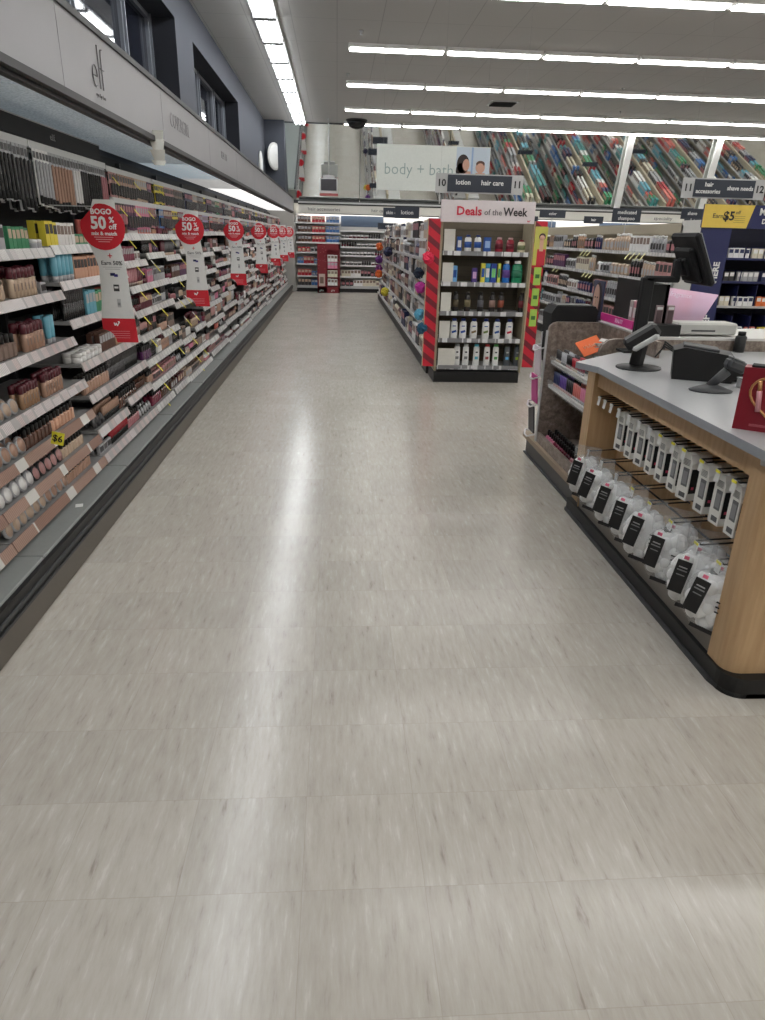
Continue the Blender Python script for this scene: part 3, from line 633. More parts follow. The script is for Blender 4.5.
# red promo signs projecting from the shelves
def promo_sign():
    r = thing('promo_sign', '', 'sign')
    RD, WH = SIGNRED, PAPER
    # outline x = across, z = height (origin at circle centre)
    body = [(-.035, .135), (.075, .135), (.08, 0), (.082, -.1), (.098, -.2), (.103, -.32), (.115, -.47), (-.065, -.47), (-.05, -.35), (-.045, -.2), (-.065, -.13), (-.1, -.05)]
    MB().prism(body, 'xz', .000, .003, WH).build('sign_card', r)
    b = MB(); n = 28; circ = [(.115 * math.cos(2 * PI * i / n), .115 * math.sin(2 * PI * i / n)) for i in range(n)]
    notch = [p for p in circ if not (p[0] < -.03 and p[1] > .035)]
    b.prism(notch, 'xz', -.002, -.0005, RD); b.prism(notch, 'xz', .0035, .005, RD); b.build('red_disc', r)
    arc = [(-.065 + .07 * math.sin(t), -.60 + .07 * math.cos(t)) for t in [PI / 2 * k / 6 for k in range(7)]]
    foot = [(-.065, -.47), (.115, -.47), (.122, -.60)] + [(p[0], p[1]) for p in reversed(arc)]
    MB().prism(foot, 'xz', -.001, .0035, RD).build('red_foot', r)
    t = MB(); W = C(240, 240, 240, .5)
    put_text(t, 'BOGO', .037, W, (.0, -.003, .075), bold=.0012)
    put_text(t, '50', .085, W, (-.02, -.003, .018), bold=.003, sx=.95); put_text(t, '%', .04, W, (.05, -.003, .035), bold=.001); put_text(t, 'off', .038, W, (.052, -.003, .002), bold=.0008)
    put_text(t, 'mix & match', .026, W, (.005, -.003, -.032), bold=.0006)
    for i, w in enumerate((.1, .085, .06)): t.bb(-w / 2, w / 2, -.003, -.0025, -.052 - i * .011, -.048 - i * .011, C(225, 160, 165, .5))
    # the cursive initial and small print on the foot
    t.path([(.0 + x, -.002, -.50 + z) for x, z in ((0, .008), (.004, -.008), (.012, .006), (.016, -.01), (.03, .012), (.022, .012))], .003, W, 4)
    for i in range(4): t.bb(-.02, .08, -.002, -.0015, -.54 - i * .012, -.538 - i * .012, C(225, 160, 165, .5))
    t.build('white_lettering', r)
    g = MB(); G = C(90, 90, 92, .5)
    put_text(g, '+', .05, SIGNRED, (.02, -.001, -.145)); put_text(g, 'Earn 50%', .03, G, (.025, -.001, -.18), bold=.0003)
    for i, w in enumerate((.1, .08)): g.bb(.025 - w / 2, .025 + w / 2, -.001, -.0005, -.202 - i * .01, -.199 - i * .01, LGREY)
    g.bb(.01, .036, -.001, -.0003, -.245, -.23, NAVY); g.bb(.03, .05, -.0012, -.0003, -.25, -.236, C(60, 50, 130)); g.bb(.02, .05, -.001, -.0003, -.325, -.29, DGREY); g.bb(.024, .046, -.0013, -.0003, -.31, -.3, WHITE); g.bb(.03, .05, -.001, -.0003, -.41, -.365, LGREY); g.bb(.033, .047, -.0013, -.0003, -.40, -.385, MGREY)
    g.build('printed_graphics', r)
    MB().rod((.03, .004, .1), (-.3, .004, .1), .003, CLEAR if False else LGREY, 6).build('sign_arm', r)
    return r
ps = promo_sign()
sy = [4.0, 6.05, 8.6, 11.3, 13.9, 16.1, 18.4]
sl = ['nearest red and white BOGO 50% off sign on the left shelves', 'second nearest red and white BOGO sign on the left shelves', 'third red and white BOGO sign from the camera', 'fourth red and white BOGO sign from the camera, middle one', 'fifth red and white BOGO sign from the camera', 'sixth red and white BOGO sign, next to the farthest', 'farthest and smallest red and white BOGO sign']
for i, y in enumerate(sy):
    o = ps if i == 0 else copy_tree(ps)
    o.location = (-1.243 + (.05 if i else 0), y, 1.51 + .005 * i); tag(o, sl[i], group='red promo signs along the cosmetics wall')

# yellow and white shelf flags
def flag(y, z, lab, col=YELLOW):
    r = thing('shelf_flag', lab, 'shelf tag', (xf(z) + .005, y, z - .01), group='slanted shelf flags on the makeup shelves')
    b = MB(); b.T = Matrix.Rotation(.9, 4, 'Y'); b.bb(0, .035, -.012, .012, -.0007, .0007, PAPER); b.build('white_end', r)
    b = MB(); b.T = Matrix.Rotation(.9, 4, 'Y'); b.bb(.035, .105, -.012, .012, -.0007, .0007, col); b.build('yellow_end' if col is YELLOW else 'pale_end', r)
fl = {3: [(5.22, 1.87), (5.75, 1.87), (5.25, 1.68), (5.6, 1.68), (6.0, 1.68), (5.3, 1.47), (5.9, 1.47), (5.35, 1.29), (5.85, 1.29), (5.3, 1.12), (5.7, 1.12), (5.25, .95), (5.8, .95), (5.3, .78), (5.95, .78), (5.3, .60), (6.1, .60), (5.4, .43), (5.4, .27)],
      4: [(6.5, 1.87), (6.6, 1.47), (6.9, 1.29), (6.6, 1.12), (6.5, .95), (6.8, .95), (6.6, .78), (7.0, .78), (6.7, .6), (6.7, .43), (7.1, .43), (6.9, .27)]}
for bi, L in fl.items():
    for n, (y, z) in enumerate(L):
        rowk = sorted(LEV + [1.68, 1.87]).index(z); pos = sorted(q for q, zz in L if zz == z).index(y)
        flag(y, z, '%s slanted flag on the %s level up, %s' % (['yellow', 'yellow second', 'yellow third'][pos], ordn[rowk], bp_short[bi]))
r = thing('price_tag', 'bright yellow $6 tag sticking out of lower left shelf', 'price tag', (-1.30, 3.15, .59))
MB().box((.0, 0, 0), (.055, .002, .06), YELLOW, rot=(0, .25, .1)).build('tag_card', r)
put_text(MB(), '$6', .045, LABELBLK, (.0, -.003, 0), bold=.0005, tilt=-.3).build('lettering', r)
tag(MB().box((-1.285, 3.24, .219), (.035, .045, .002), WHITE, rot=(0, 0, .3)).build('paper_scrap'), 'tiny white paper scrap on the grey deck at lower left', 'paper')

# ------------------------------------------------------------------ back wall shelving
XB0, XB1 = -1.13, 13.5; YBK = 20.62; YBF = 20.28
secs = []
x = XB0
while x < XB1: secs.append((x, min(x + 1.22, XB1))); x += 1.22
for i, (a, c_) in enumerate(secs):
    xc = (a + c_) / 2; hw = (c_ - a) / 2
    r = thing('wall_shelf_unit', 'back wall shelving unit, %s from the left corner' % ordn[i], 'shelving unit', (xc, YBK, 0), group='shelving along the back wall')
    MB().bb(-hw, hw, 0, .03, 0, 2.04, LGREY).build('back_panel', r)
    MB().bb(-hw, hw, YBF - YBK - .05, 0, .0, .1, BLACK).build('base', r)
    MB().bb(-hw, hw, YBF - YBK - .05, 0, .1, .17, LGREY).build('deck', r)
    if i >= 1 and i % 2: MB().bb(-hw + .02, hw - .02, -.12, -.1, 1.72, 2.0, C(62, 76, 96, .5)).build('poster_panel', r)
    lev = [.17, .42, .74, 1.04, 1.3, 1.55, 1.8] if i != 1 else [.17, .42, .72, .98, 1.2, 1.42, 1.62]
    for li, z in enumerate(lev[1:]):
        s = MB().bb(-hw, hw, YBF - YBK + (.0 if z < 1 else .06), 0, z - .015, z, OFFW).build('shelf', r)
        MB().bb(-hw, hw, YBF - YBK - .012 + (.0 if z < 1 else .06), YBF - YBK - .002 + (.0 if z < 1 else .06), z - .03, z + .01, WHITE).build('price_channel', s)
    if i > 4: continue
    for li, z in enumerate(lev):
        if z > 1.6 and i >= 1: continue
        pw = 'on the %s level up, back wall unit %s' % (ordn[li], ['in the corner', 'behind the red display', 'right of the red display', 'past the first aisle', 'behind the aisle eleven end'][i])
        yy = YBF + (.04 if z < 1 else .1)
        cols = [['charcoal', 'red', 'blue', 'white', 'silver'], ['white', 'cream', 'black', 'cream', 'white', 'navy'], ['cream', 'black', 'white', 'blue', 'burgundy'], MID, MID][i]
        if i == 0 and z > 1.2:
            for j, (cc, k_) in enumerate((('brown', 4), ('red', 4), ('blue', 4))): run('product_box', cc, (a + .05 + j * .39, yy, z), (1, 0, 0), k_, 0, pw, scale=.95)
        elif z in (.42, .17) or i == 0: fill(a + .03, c_ - .03, lambda s_, z=z: (s_, yy, z), Vector((1, 0, 0)), 0, ['product_box', 'toiletry_pouch'], cols, pw, Vector((0, .1, 0)), scale=.95, runlen=(2, 4))
        else:
            fill(a + .03, c_ - .03, lambda s_, z=z: (s_, yy, z), Vector((1, 0, 0)), 0, ['nail_polish', 'cream_jar'], ['black', 'charcoal', 'burgundy'], pw, Vector((0, .1, 0)), scale=1.7, runlen=(2, 5))
# red floor display
r = thing('floor_display', 'dark red cardboard gift display standing on the floor at aisle end', 'display stand', (-.23, 19.85, 0), rz=0)
RDK = C(120, 22, 34, .55)
b = MB(); b.bb(-.31, -.29, -.02, .3, 0, 1.27, RDK); b.bb(.29, .31, -.02, .3, 0, 1.27, RDK); b.bb(-.31, .31, .28, .3, 0, 1.27, RDK); b.bb(-.31, -.05, -.03, -.01, 0, 1.27, RDK); b.bb(-.31, .31, -.03, .3, 0, .16, RDK); b.bb(-.05, .31, -.03, -.01, 1.12, 1.27, RDK); b.bb(.27, .31, -.03, 0, 0, 1.27, RDK)
b.build('cardboard_body', r)
b = MB()
for i in range(16): x, z = random.uniform(-.29, -.08), random.uniform(.6, 1.2); b.bb(x, x + .012, -.032, -.03, z, z + .012, C(190, 110, 115, .5))
b.bb(-.27, -.1, -.033, -.03, .18, .5, C(190, 170, 160, .5)); b.bb(-.24, -.14, -.035, -.033, .25, .42, C(120, 100, 90, .5)); put_text(b, 'gifts', .07, PAPER, (-.2, -.033, .07)); put_text(b, 'gifts', .07, PAPER, (.12, -.033, .07))
b.build('printed_graphics', r)
for i, z in enumerate((.2, .42, .64, .82)):
    MB().bb(-.05, .27, -.01, .28, z - .015, z, RDK).build('shelf', r)
    run('product_box', ['white', 'cream', 'pink', 'red'][i] if i != 3 else 'white', (-.22 - .04, 19.86, z), (1, 0, 0), 3, 0, 'on the %s tray of the red floor display' % ordn[i], scale=.95)
# hanging television
r = thing('hanging_monitor', 'small black screen hung from the ceiling on a pole at far end', 'monitor', (-.21, 19.4, 2.5))
MB().box((0, 0, .17), (.46, .05, .36), C(200, 200, 198, .5), bev=.01).build('case', r); MB().box((0, -.028, .19), (.40, .006, .27), mat(s2l(48, 44, 50), .15, vary=.2, scale=8)).build('screen', r)
MB().bb(-.24, .24, -.03, .02, -.07, -.01, C(170, 90, 88, .6)).build('red_strip', r); MB().rod((0, 0, .34), (0, 0, 1.7), .014, LGREY, 8).build('pole', r); MB().bb(-.15, .15, -.02, .02, .35, .42, LGREY).build('bracket', r)
# ------------------------------------------------------------------ gondolas
def gondola(x0, x1, y0, y1, top, lev, lab, xm=None, sides=True):
    xc = (x0 + x1) / 2; r = thing('gondola_shelf', lab, 'shelving unit', (xc, y0, 0), group='aisle gondolas'); L = y1 - y0; hw = (x1 - x0) / 2
    MB().bb(-.03, .03, 0, L, .1, top, C(176, 166, 146, .7)).build('back_panel', r)
    MB().bb(-hw, hw, 0, L, 0, .12, BLACK).build('base', r)
    MB().bb(-hw, hw, 0, L, top, top + .02, LGREY).build('top_cap', r) if False else None
    n = max(1, round(L / 1.22)); w = L / n
    for k in range(n):
        for z in lev:
            for sgn in (-1, 1):
                dpt = hw if z < .25 else hw - .06
                if z > 1.3: dpt = hw - .12
                a, c_ = sorted((sgn * .03, sgn * dpt))
                s = MB().bb(a, c_, k * w + .004, (k + 1) * w - .004, z - .025, z, LGREY).build('shelf', r)
                t = MB(); e = sgn * dpt; a, c_ = sorted((e, e + sgn * .008)); t.bb(a, c_, k * w + .004, (k + 1) * w - .004, z - .035, z + .008, TICK_Y); t.build('price_channel', s)
    return r
GL = [.17, .46, .74, 1.0, 1.25, 1.48]
GA = gondola(1.05, 2.05, 8.05, 18.4, 1.62, GL, 'long shelving gondola behind the Deals of the Week display')
GB_ = gondola(3.6, 4.6, 7.5, 18.0, 1.68, [.17, .5, .80, 1.10, 1.39], 'long shelving gondola left of the navy medicine display')
HB = ['white', 'silver', 'burgundy', 'black', 'cream', 'beige', 'navy', 'charcoal', 'white', 'cream', 'taupe', 'white']
HC = ['white', 'silver', 'navy', 'beige', 'charcoal', 'black', 'dusty pink', 'cream', 'burgundy', 'teal', 'charcoal', 'silver', 'taupe', 'plum', 'tan']
HM = ['white', 'silver', 'charcoal', 'white', 'black', 'teal', 'navy', 'aqua', 'silver', 'red', 'blue', 'coral', 'green', 'cream']
def gface(x0, y0, y1, lev, words, cols, kinds, dz, scale=1, step=0, deep=1):
    nsec = max(1, round((y1 - y0) / 2.44))
    for li, z in enumerate(lev):
        dpt = 0 if z < .25 else (.06 if z <= 1.3 else .12)
        for k in range(nsec):
            a = y0 + (y1 - y0) * k / nsec; c_ = y0 + (y1 - y0) * (k + 1) / nsec
            pw = 'on the %s shelf up, %s part of the %s' % (ordn[li], ['nearest', 'second', 'third', 'far', 'farthest', 'last'][min(k, 5)], words)
            fill(a + .02, c_ - .02, lambda s_, z=z, dpt=dpt: (x0 + dpt + .05, s_, z), AY, -PI / 2, kinds, cols, pw, Vector((.13 if deep > 1 else .08, 0, 0)), rows2=deep if z > 1.3 else 1, scale=scale, runlen=(2, 6), gap=.04)
gface(1.05, 8.1, 18.3, GL, 'lotion gondola', HB, ['product_box', 'toiletry_pouch', 'shampoo_bottle'], 0, 1.22)
gface(3.6, 7.6, 17.9, [.17, .5, .80, 1.10, 1.39], 'hair care gondola', HC, ['product_box', 'shampoo_bottle', 'toiletry_pouch'], 0, 1.05)
tag(MB().bb(3.98, 4.02, 7.6, 17.9, 1.6, 1.72, C(176, 166, 146, .7)).build('display_topper'), 'tan topper board along the hair care gondola', 'board')
for i, (x0, y0, y1, w) in enumerate([(5.75, 8.5, 18.6, 'third aisle'), (7.75, 9.5, 18.6, 'fourth aisle'), (9.75, 9.5, 18.6, 'fifth aisle'), (11.75, 10, 18.6, 'sixth aisle'), (13.75, 10, 18.6, 'seventh aisle')]):
    gondola(x0, x0 + 1.0, y0, y1, 1.68, [.17, .6, 1.05, 1.45], 'shelving gondola of the %s seen in the ceiling mirror' % w)
    gface(x0, y0 + .1, y1 - .1, [.17, .6, 1.05, 1.45], '%s gondola' % w, HM, ['product_box', 'toiletry_pouch'], 0, 1.3, deep=2)
    gface(x0 + .55, y0 + .1, y1 - .1, [1.45], '%s gondola rear side' % w, HM, ['product_box'], 0, 1.4, deep=2)
for i, (y, z, w_) in enumerate([(10.6, 1.39, 'top shelf, farthest'), (10.45, 1.39, 'top shelf, second farthest'), (10.3, 1.39, 'top shelf, third farthest'), (8.9, 1.39, 'top shelf, near group, first'), (8.75, 1.39, 'top shelf, near group, second'), (8.6, 1.39, 'top shelf, near group, third'), (8.45, 1.39, 'top shelf, nearest'), (10.4, 1.10, 'lower shelf, first'), (10.25, 1.10, 'lower shelf, second'), (10.1, 1.10, 'lower shelf, third'), (11.9, 1.1, 'lower shelf, far group left'), (11.7, 1.1, 'lower shelf, far group right'), (12.6, 1.39, 'top shelf, far end')]):
    r = thing('shelf_flag', 'pale yellow flag on the hair care gondola, %s' % w_, 'shelf tag', (3.665, y, z - .01), group='slanted flags on the hair care gondola')
    b = MB(); b.T = Matrix.Rotation(-.9, 4, 'Y') @ Matrix.Rotation(0, 4, 'X'); b.bb(-.10, 0, -.016, .016, -.0008, .0008, C(226, 222, 150, .5)); b.build('flag_strip', r)
# bath poufs clipped on the lotion gondola
def pouf(c, rgb, lab, r_=.055):
    r = thing('bath_pouf', lab, 'bath pouf', c, group='bath poufs on clip strips')
    b = MB(); b.ball((0, 0, 0), r_, mat(s2l(*rgb), .6, vary=.25, scale=90), 18, 12, jit=.16); b.build('mesh_puff', r)
    MB().path([(0, 0, r_ * .9), (.01, 0, r_ * 1.4), (0, .01, r_ * 1.8)], .002, PAPER, 5).build('hanging_loop', r)
for (x, y, z, rgb, lab) in [(.945, 7.5, 1.30, (214, 30, 70), 'crimson bath pouf on the striped panel edge'), (.95, 8.35, 1.11, (24, 44, 66), 'dark navy bath pouf beside the striped panel'), (.94, 8.05, .97, (206, 60, 170), 'magenta bath pouf hanging below the dark navy one'), (.93, 7.9, .69, (96, 180, 214), 'light blue bath pouf hanging low by the striped panel'), (.93, 7.6, .575, (20, 80, 110), 'dark teal bath pouf lowest by the striped panel'),
    (1.0, 17.2, 1.27, (214, 100, 40), 'upper orange bath pouf at the far gondola end'), (1.0, 14.2, 1.22, (24, 28, 60), 'small navy bath pouf midway along the lotion gondola'), (1.0, 17.3, .98, (96, 40, 120), 'upper purple bath pouf at the far gondola end'), (1.0, 17.3, .78, (110, 40, 110), 'lower purple bath pouf at the far gondola end'), (1.0, 17.2, .66, (220, 100, 40), 'lower orange bath pouf at the far gondola end'), (1.02, 15.2, .4, (214, 200, 60), 'yellow bath pouf low on the lotion gondola')]:
    pouf((x, y, z), rgb, lab, .06 if y < 10 else .085)

# Deals of the Week endcap
ec = thing('endcap_display', 'beige endcap shelf with Deals of the Week header and black base', 'display shelf', (1.57, 7.6, 0))
TAUPE = C(104, 95, 80, .7)
b = MB().bb(-.48, .48, .36, .40, .1, 1.66, TAUPE)
for i in range(24): b.bb(-.47, .47, .357, .36, .2 + i * .06, .203 + i * .06, C(70, 66, 58))
b.build('back_panel', ec)
for s_ in (-1, 1): MB().bb(s_ * .48 - .012, s_ * .48 + .012, .0, .4, .1, 1.66, C(160, 150, 126, .6)).build('side_panel', ec)
MB().bb(-.5, .46, -.06, .4, 0, .115, BLACK).build('base', ec)
hd = MB().box((-.015, -.03, 1.757), (.98, .03, .21), C(216, 206, 208, .5), bev=.003).build('header_sign', ec)
t = MB(); put_text(t, 'Deals', .115, C(196, 34, 62, .5), (-.215, -.047, 1.757), bold=.003, sx=1.02); t.build('red_lettering', hd)
t = MB(); put_text(t, 'of the', .078, C(90, 84, 88, .5), (.035, -.047, 1.75), bold=.0005); put_text(t, 'Week', .11, C(48, 40, 44, .5), (.265, -.047, 1.757), bold=.0028, sx=.9)
t.build('dark_lettering', hd)
t = MB(); t.path([(.40 + x, -.047, 1.675 + z) for x, z in ((0, .01), (.005, -.006), (.014, .006), (.018, -.008), (.03, .012))], .003, C(196, 60, 80), 4); t.build('cursive_mark', hd)
EL = [.17, .465, .752, 1.055, 1.365]
TICKE = ticket_mat(0, base=(222, 222, 222), alt=(222, 222, 222), period=.09, gap=.55, dark=(128, 128, 130))
for z in EL:
    s = MB().bb(-.46, .46, .0, .36, z - .02, z, LGREY).build('shelf', ec); MB().bb(-.46, .46, -.012, -.002, z - .035, z + .01, TICKE).build('price_channel', s)
def item(name, parts, label, cat, loc, rz=0, group=None):
    r = thing(name, label, cat, loc, rz, group)
    for n, b in parts: b.build(n, r)
    return r
EX0 = 1.57 - .48
for i, z in enumerate(EL):
    w = [.19, .115, .11, .115, .115][i]; h = [.19, .19, .2, .2, .22][i]
    b = MB().box((w / 2 + .02, 0, h / 2), (w, .012, h), C(210, 208, 200, .6), bev=.001)
    item('sign_card', [('card', b)], 'blank white card at the left end of the %s shelf of Deals display' % ['bottom', 'second', 'middle', 'fourth', 'top'][i], 'card', (EX0 + .01, 7.62, z), group='white cards on the Deals display')
def bot(cbody, ccap, h, w, dep=.6, clabel=None, shoulder=.8):
    b = MB().lathe([(w * .46, 0), (w * .5, .01), (w * .5, h * .45), (w * .45, h * shoulder), (w * .25, h * .88)], cbody, 16, sy=dep)
    c = MB().lathe([(w * .3, h * .88), (w * .3, h * .99), (w * .24, h)], ccap, 12, sy=.8); o = [('bottle', b), ('cap', c)]
    if clabel: o.append(('printed_label', MB().lathe([(w * .505, h * .25), (w * .505, h * .6)], clabel, 16, sy=dep)))
    return o
def bx(w, h, d, c, c2): return [('carton', MB().box((0, 0, h / 2), (w, d, h), c, bev=.002)), ('printed_label', MB().bb(-w * .35, w * .35, -d / 2 - .002, -d / 2, h * .3, h * .75, c2))]
BL = C(40, 84, 160, .35); WH2 = C(228, 228, 226, .4); RD2 = C(150, 30, 50, .3); GN = C(40, 130, 90, .3); BK2 = C(34, 30, 30, .3); GY2 = C(80, 84, 90, .35)
def on(z, x, parts, lab, cat='bottle'): item({'bottle': 'toiletry_bottle', 'box': 'product_carton'}[cat], parts, lab, cat, (EX0 + x, 7.67, z))
on(1.365, .20, bx(.05, .15, .05, BL, WH2), 'small blue box at left of the top shelf of the Deals display', 'box')
on(1.365, .295, bot(WH2, C(40, 60, 120), .17, .075, .5, BL), 'left of two white and blue bottles on the top Deals shelf')
on(1.365, .40, bot(WH2, C(40, 60, 120), .17, .075, .5, BL), 'right of two white and blue bottles on the top Deals shelf')
on(1.365, .50, bx(.075, .15, .05, BL, C(150, 180, 220)), 'blue box right of the white bottles on the top Deals shelf', 'box')
on(1.365, .63, bot(RD2, C(200, 160, 160), .15, .085, .9, C(110, 20, 40)), 'left dark red jar-like bottle on the top Deals shelf')
on(1.365, .75, bot(RD2, C(200, 160, 160), .15, .085, .9, C(110, 20, 40)), 'right dark red jar-like bottle on the top Deals shelf')
on(1.365, .87, bot(C(210, 200, 170), RD2, .13, .085, .9, C(120, 130, 90)), 'cream bottle with red cap at right end of the top Deals shelf')
on(1.055, .17, bx(.05, .17, .05, C(110, 170, 220), BL), 'light blue carton at the left of the second Deals shelf from top', 'box')
on(1.055, .385, bx(.055, .15, .05, C(80, 60, 130), C(200, 160, 200)), 'purple carton near the middle of the second Deals shelf from top', 'box')
on(1.055, .475, bx(.045, .2, .05, C(220, 210, 70), BL), 'tall yellow carton on the second Deals shelf from top', 'box')
on(1.055, .525, bx(.05, .2, .05, C(50, 130, 170), WH2), 'tall turquoise carton beside the tall yellow one', 'box')
on(1.055, .59, bx(.06, .2, .05, C(40, 70, 160), C(120, 200, 120)), 'tall blue carton right of the turquoise carton', 'box')
on(1.055, .65, bx(.03, .2, .05, C(210, 214, 90), GN), 'narrow yellow green carton beside tall blue carton', 'box')
on(1.055, .73, bot(C(40, 110, 190, .15), WH2, .23, .085, .6, C(90, 60, 140)), 'blue mouthwash style bottle with white cap on the second Deals shelf')
on(1.055, .85, bot(C(40, 140, 100, .15), WH2, .23, .12, .5, C(30, 110, 80)), 'wide green mouthwash bottle at right of the second Deals shelf')
for i, (x, w_) in enumerate([(.2, 'first from left'), (.33, 'second from left'), (.475, 'third from left'), (.605, 'fourth from left'), (.70, 'fifth from left'), (.93, 'alone at the right end')]):
    on(.752, x, bot(BK2, BK2, .21, .068, .6, [C(90, 80, 60), C(120, 110, 80), C(90, 90, 95), C(150, 120, 110), C(140, 70, 50), C(120, 40, 50)][i]), 'black bottle %s on the middle Deals shelf' % w_)
for i, (x, cl) in enumerate([(.2, BL), (.30, C(60, 90, 170)), (.42, C(110, 90, 50)), (.555, C(110, 130, 70)), (.68, BL), (.82, C(190, 30, 60))]):
    p = bot(WH2, C(40, 60, 130), .215, .082, .5, None); p.append(('printed_label', MB().box((0, -.021, .075), (.05, .006, .022), cl, rot=(0, -.3, 0)))); p.append(('brand_mark', MB().bb(-.018, .018, -.022, -.019, .13, .14, BL)))
    on(.465, x, p, 'white curved shampoo bottle, %s from left on the fourth Deals shelf down' % ordn[i])
for i, (x, c, cp) in enumerate([(.25, WH2, C(180, 180, 180)), (.35, WH2, C(200, 200, 196)), (.47, WH2, C(90, 190, 210)), (.59, WH2, C(200, 60, 60)), (.69, WH2, C(90, 170, 90)), (.82, GY2, BK2), (.935, GY2, BK2)]):
    p = [('bottle', MB().lathe([(.036, 0), (.038, .01), (.033, .2), (.02, .21)], c, 16, sy=.6)), ('cap', MB().lathe([(.025, .21), (.025, .232), (.02, .235)], cp, 12, sy=.7)), ('printed_label', MB().bb(-.018, .018, -.0245, -.0225, .07, .1, [MGREY, MGREY, C(90, 170, 190), C(170, 80, 80), C(90, 160, 90), C(90, 170, 220), C(170, 200, 60)][i])), ('brand_mark', MB().bb(-.012, .012, -.024, -.0215, .14, .155, DGREY if i < 5 else LGREY))]
    on(.17, x, p, '%s bottle, %s from left on the bottom Deals shelf' % ('white' if i < 5 else 'dark grey', ordn[i]))
for sx, w_ in ((-1, 'left'), (1, 'right')):
    x = 1.008 if sx < 0 else 2.128
    r = thing('striped_panel', 'red and maroon diagonal striped side panel %s of the Deals display' % w_, 'panel', (x, 7.58, .17))
    MB().bb(-.064, .064, -.012, .012, 0, 1.51, STRIPE).build('panel_board', r)
    MB().bb(-.07, -.064, -.014, .014, 0, 1.51, C(190, 170, 140)).build('edge_strip', r)
    if sx > 0:
        b = MB().bb(-.06, .075, -.016, -.012, 1.08, 1.46, C(190, 186, 90)); b.build('picture_card', r)
        b = MB(); b.bb(-.02, .07, -.018, -.016, 1.08, 1.24, C(190, 40, 56)); b.lathe([(.028, 0), (.028, .002)], C(206, 160, 140), 14, c=(.02, -.016, 1.35), rot=(PI / 2, 0, 0)); b.lathe([(.036, -.0003), (.036, .001)], C(60, 36, 30), 14, c=(.022, -.016, 1.362), rot=(PI / 2, 0, 0)); b.bb(.0, .04, -.0185, -.016, 1.22, 1.33, C(206, 160, 140)); b.build('printed_figure', r)
        for i in range(3): MB().bb(-.03, .045, -.022, -.012, .88 - i * .215, 1.06 - i * .215, C(160, 196, 84)).bb(-.015, .03, -.0235, -.022, .95 - i * .215, .99 - i * .215, C(60, 110, 50)).build('green_tag', r)
# aisle markers
def aisle_sign(x0, x1, z0, z1, y, l, rr, words, label):
    xc = (x0 + x1) / 2; r = thing('aisle_sign', label, 'sign', (xc, y, z0)); w = (x1 - x0) / 2; h = z1 - z0
    MB().bb(-w, w, -.01, .01, 0, h, LGREY).build('sign_board', r)
    nw = .12
    MB().bb(-w + nw, w - nw, -.018, -.01, .012, h - .012, C(40, 46, 58, .5)).build('dark_panel', r)
    t = MB(); put_text(t, l, h * .5, LABELBLK, (-w + nw / 2, -.012, h / 2), bold=.0025); put_text(t, rr, h * .5, LABELBLK, (w - nw / 2, -.012, h / 2), bold=.0025); t.build('aisle_number', r)
    t = MB()
    for s, px, pz, sz in words: put_text(t, s, sz, PAPER, (px, -.019, pz), bold=.0012)
    t.build('white_lettering', r)
    b = MB()
    for q in (-w + .05, w - .05): b.rod((q, .012, 0), (q, .012, -.1), .006, LGREY)
    for q in (-w + .05, w - .05): b.rod((q, .012, h), (q, .012, 4.2 - z0), .0006, MGREY, 4)
    b.build('hanging_wire', r)
    return r
aisle_sign(1.0, 1.90, 1.925, 2.105, 7.6, '10', '11', [('lotion', -.17, .1, .065), ('hair care', .13, .1, .065)], 'aisle sign reading 10 lotion hair care 11 above Deals display')
aisle_sign(3.58, 4.47, 1.945, 2.135, 7.6, '11', '12', [('hair', -.17, .13, .058), ('accessories', -.17, .065, .058), ('shave needs', .17, .1, .058)], 'aisle sign reading 11 hair accessories shave needs 12 at right')
r = thing('department_sign', 'large white body + bath board with mother and baby picture', 'sign', (1.53, 12, 2.19))
MB().bb(-.9, .9, -.015, .015, 0, .65, C(222, 226, 220, .5)).build('sign_board', r)
put_text(MB(), 'body + bath', .24, C(150, 170, 166, .5), (-.23, -.018, .3), bold=-.002, sx=.95).build('lettering', r)
b = MB().bb(.36, .895, -.02, -.015, .19, .64, C(196, 208, 220)); b.bb(.6, .63, -.021, -.02, .19, .64, C(150, 176, 210))
b.build('picture', r)
b = MB(); SK = C(206, 160, 140, .5); HR = C(44, 30, 28, .5)
def disc(x, z, r1, r2, m, y, n=20): b.prism([(x + r1 * math.cos(2 * PI * i / n), z + r2 * math.sin(2 * PI * i / n)) for i in range(n)], 'xz', y - .001, y, m)
disc(.47, .40, .10, .14, HR, -.022); disc(.44, .3, .08, .12, HR, -.022); disc(.52, .39, .055, .085, SK, -.0235); disc(.75, .36, .075, .085, SK, -.022); disc(.75, .41, .07, .045, C(90, 60, 46), -.0235); disc(.75, .37, .058, .05, SK, -.025)
b.bb(.42, .6, -.023, -.022, .19, .3, SK); b.bb(.68, .83, -.023, -.022, .19, .28, SK); b.build('printed_figures', r)
b = MB()
for q in (-.8, .8): b.rod((q, 0, .65), (q, 0, 2.01), .001, MGREY, 4)
b.build('hanging_wire', r)
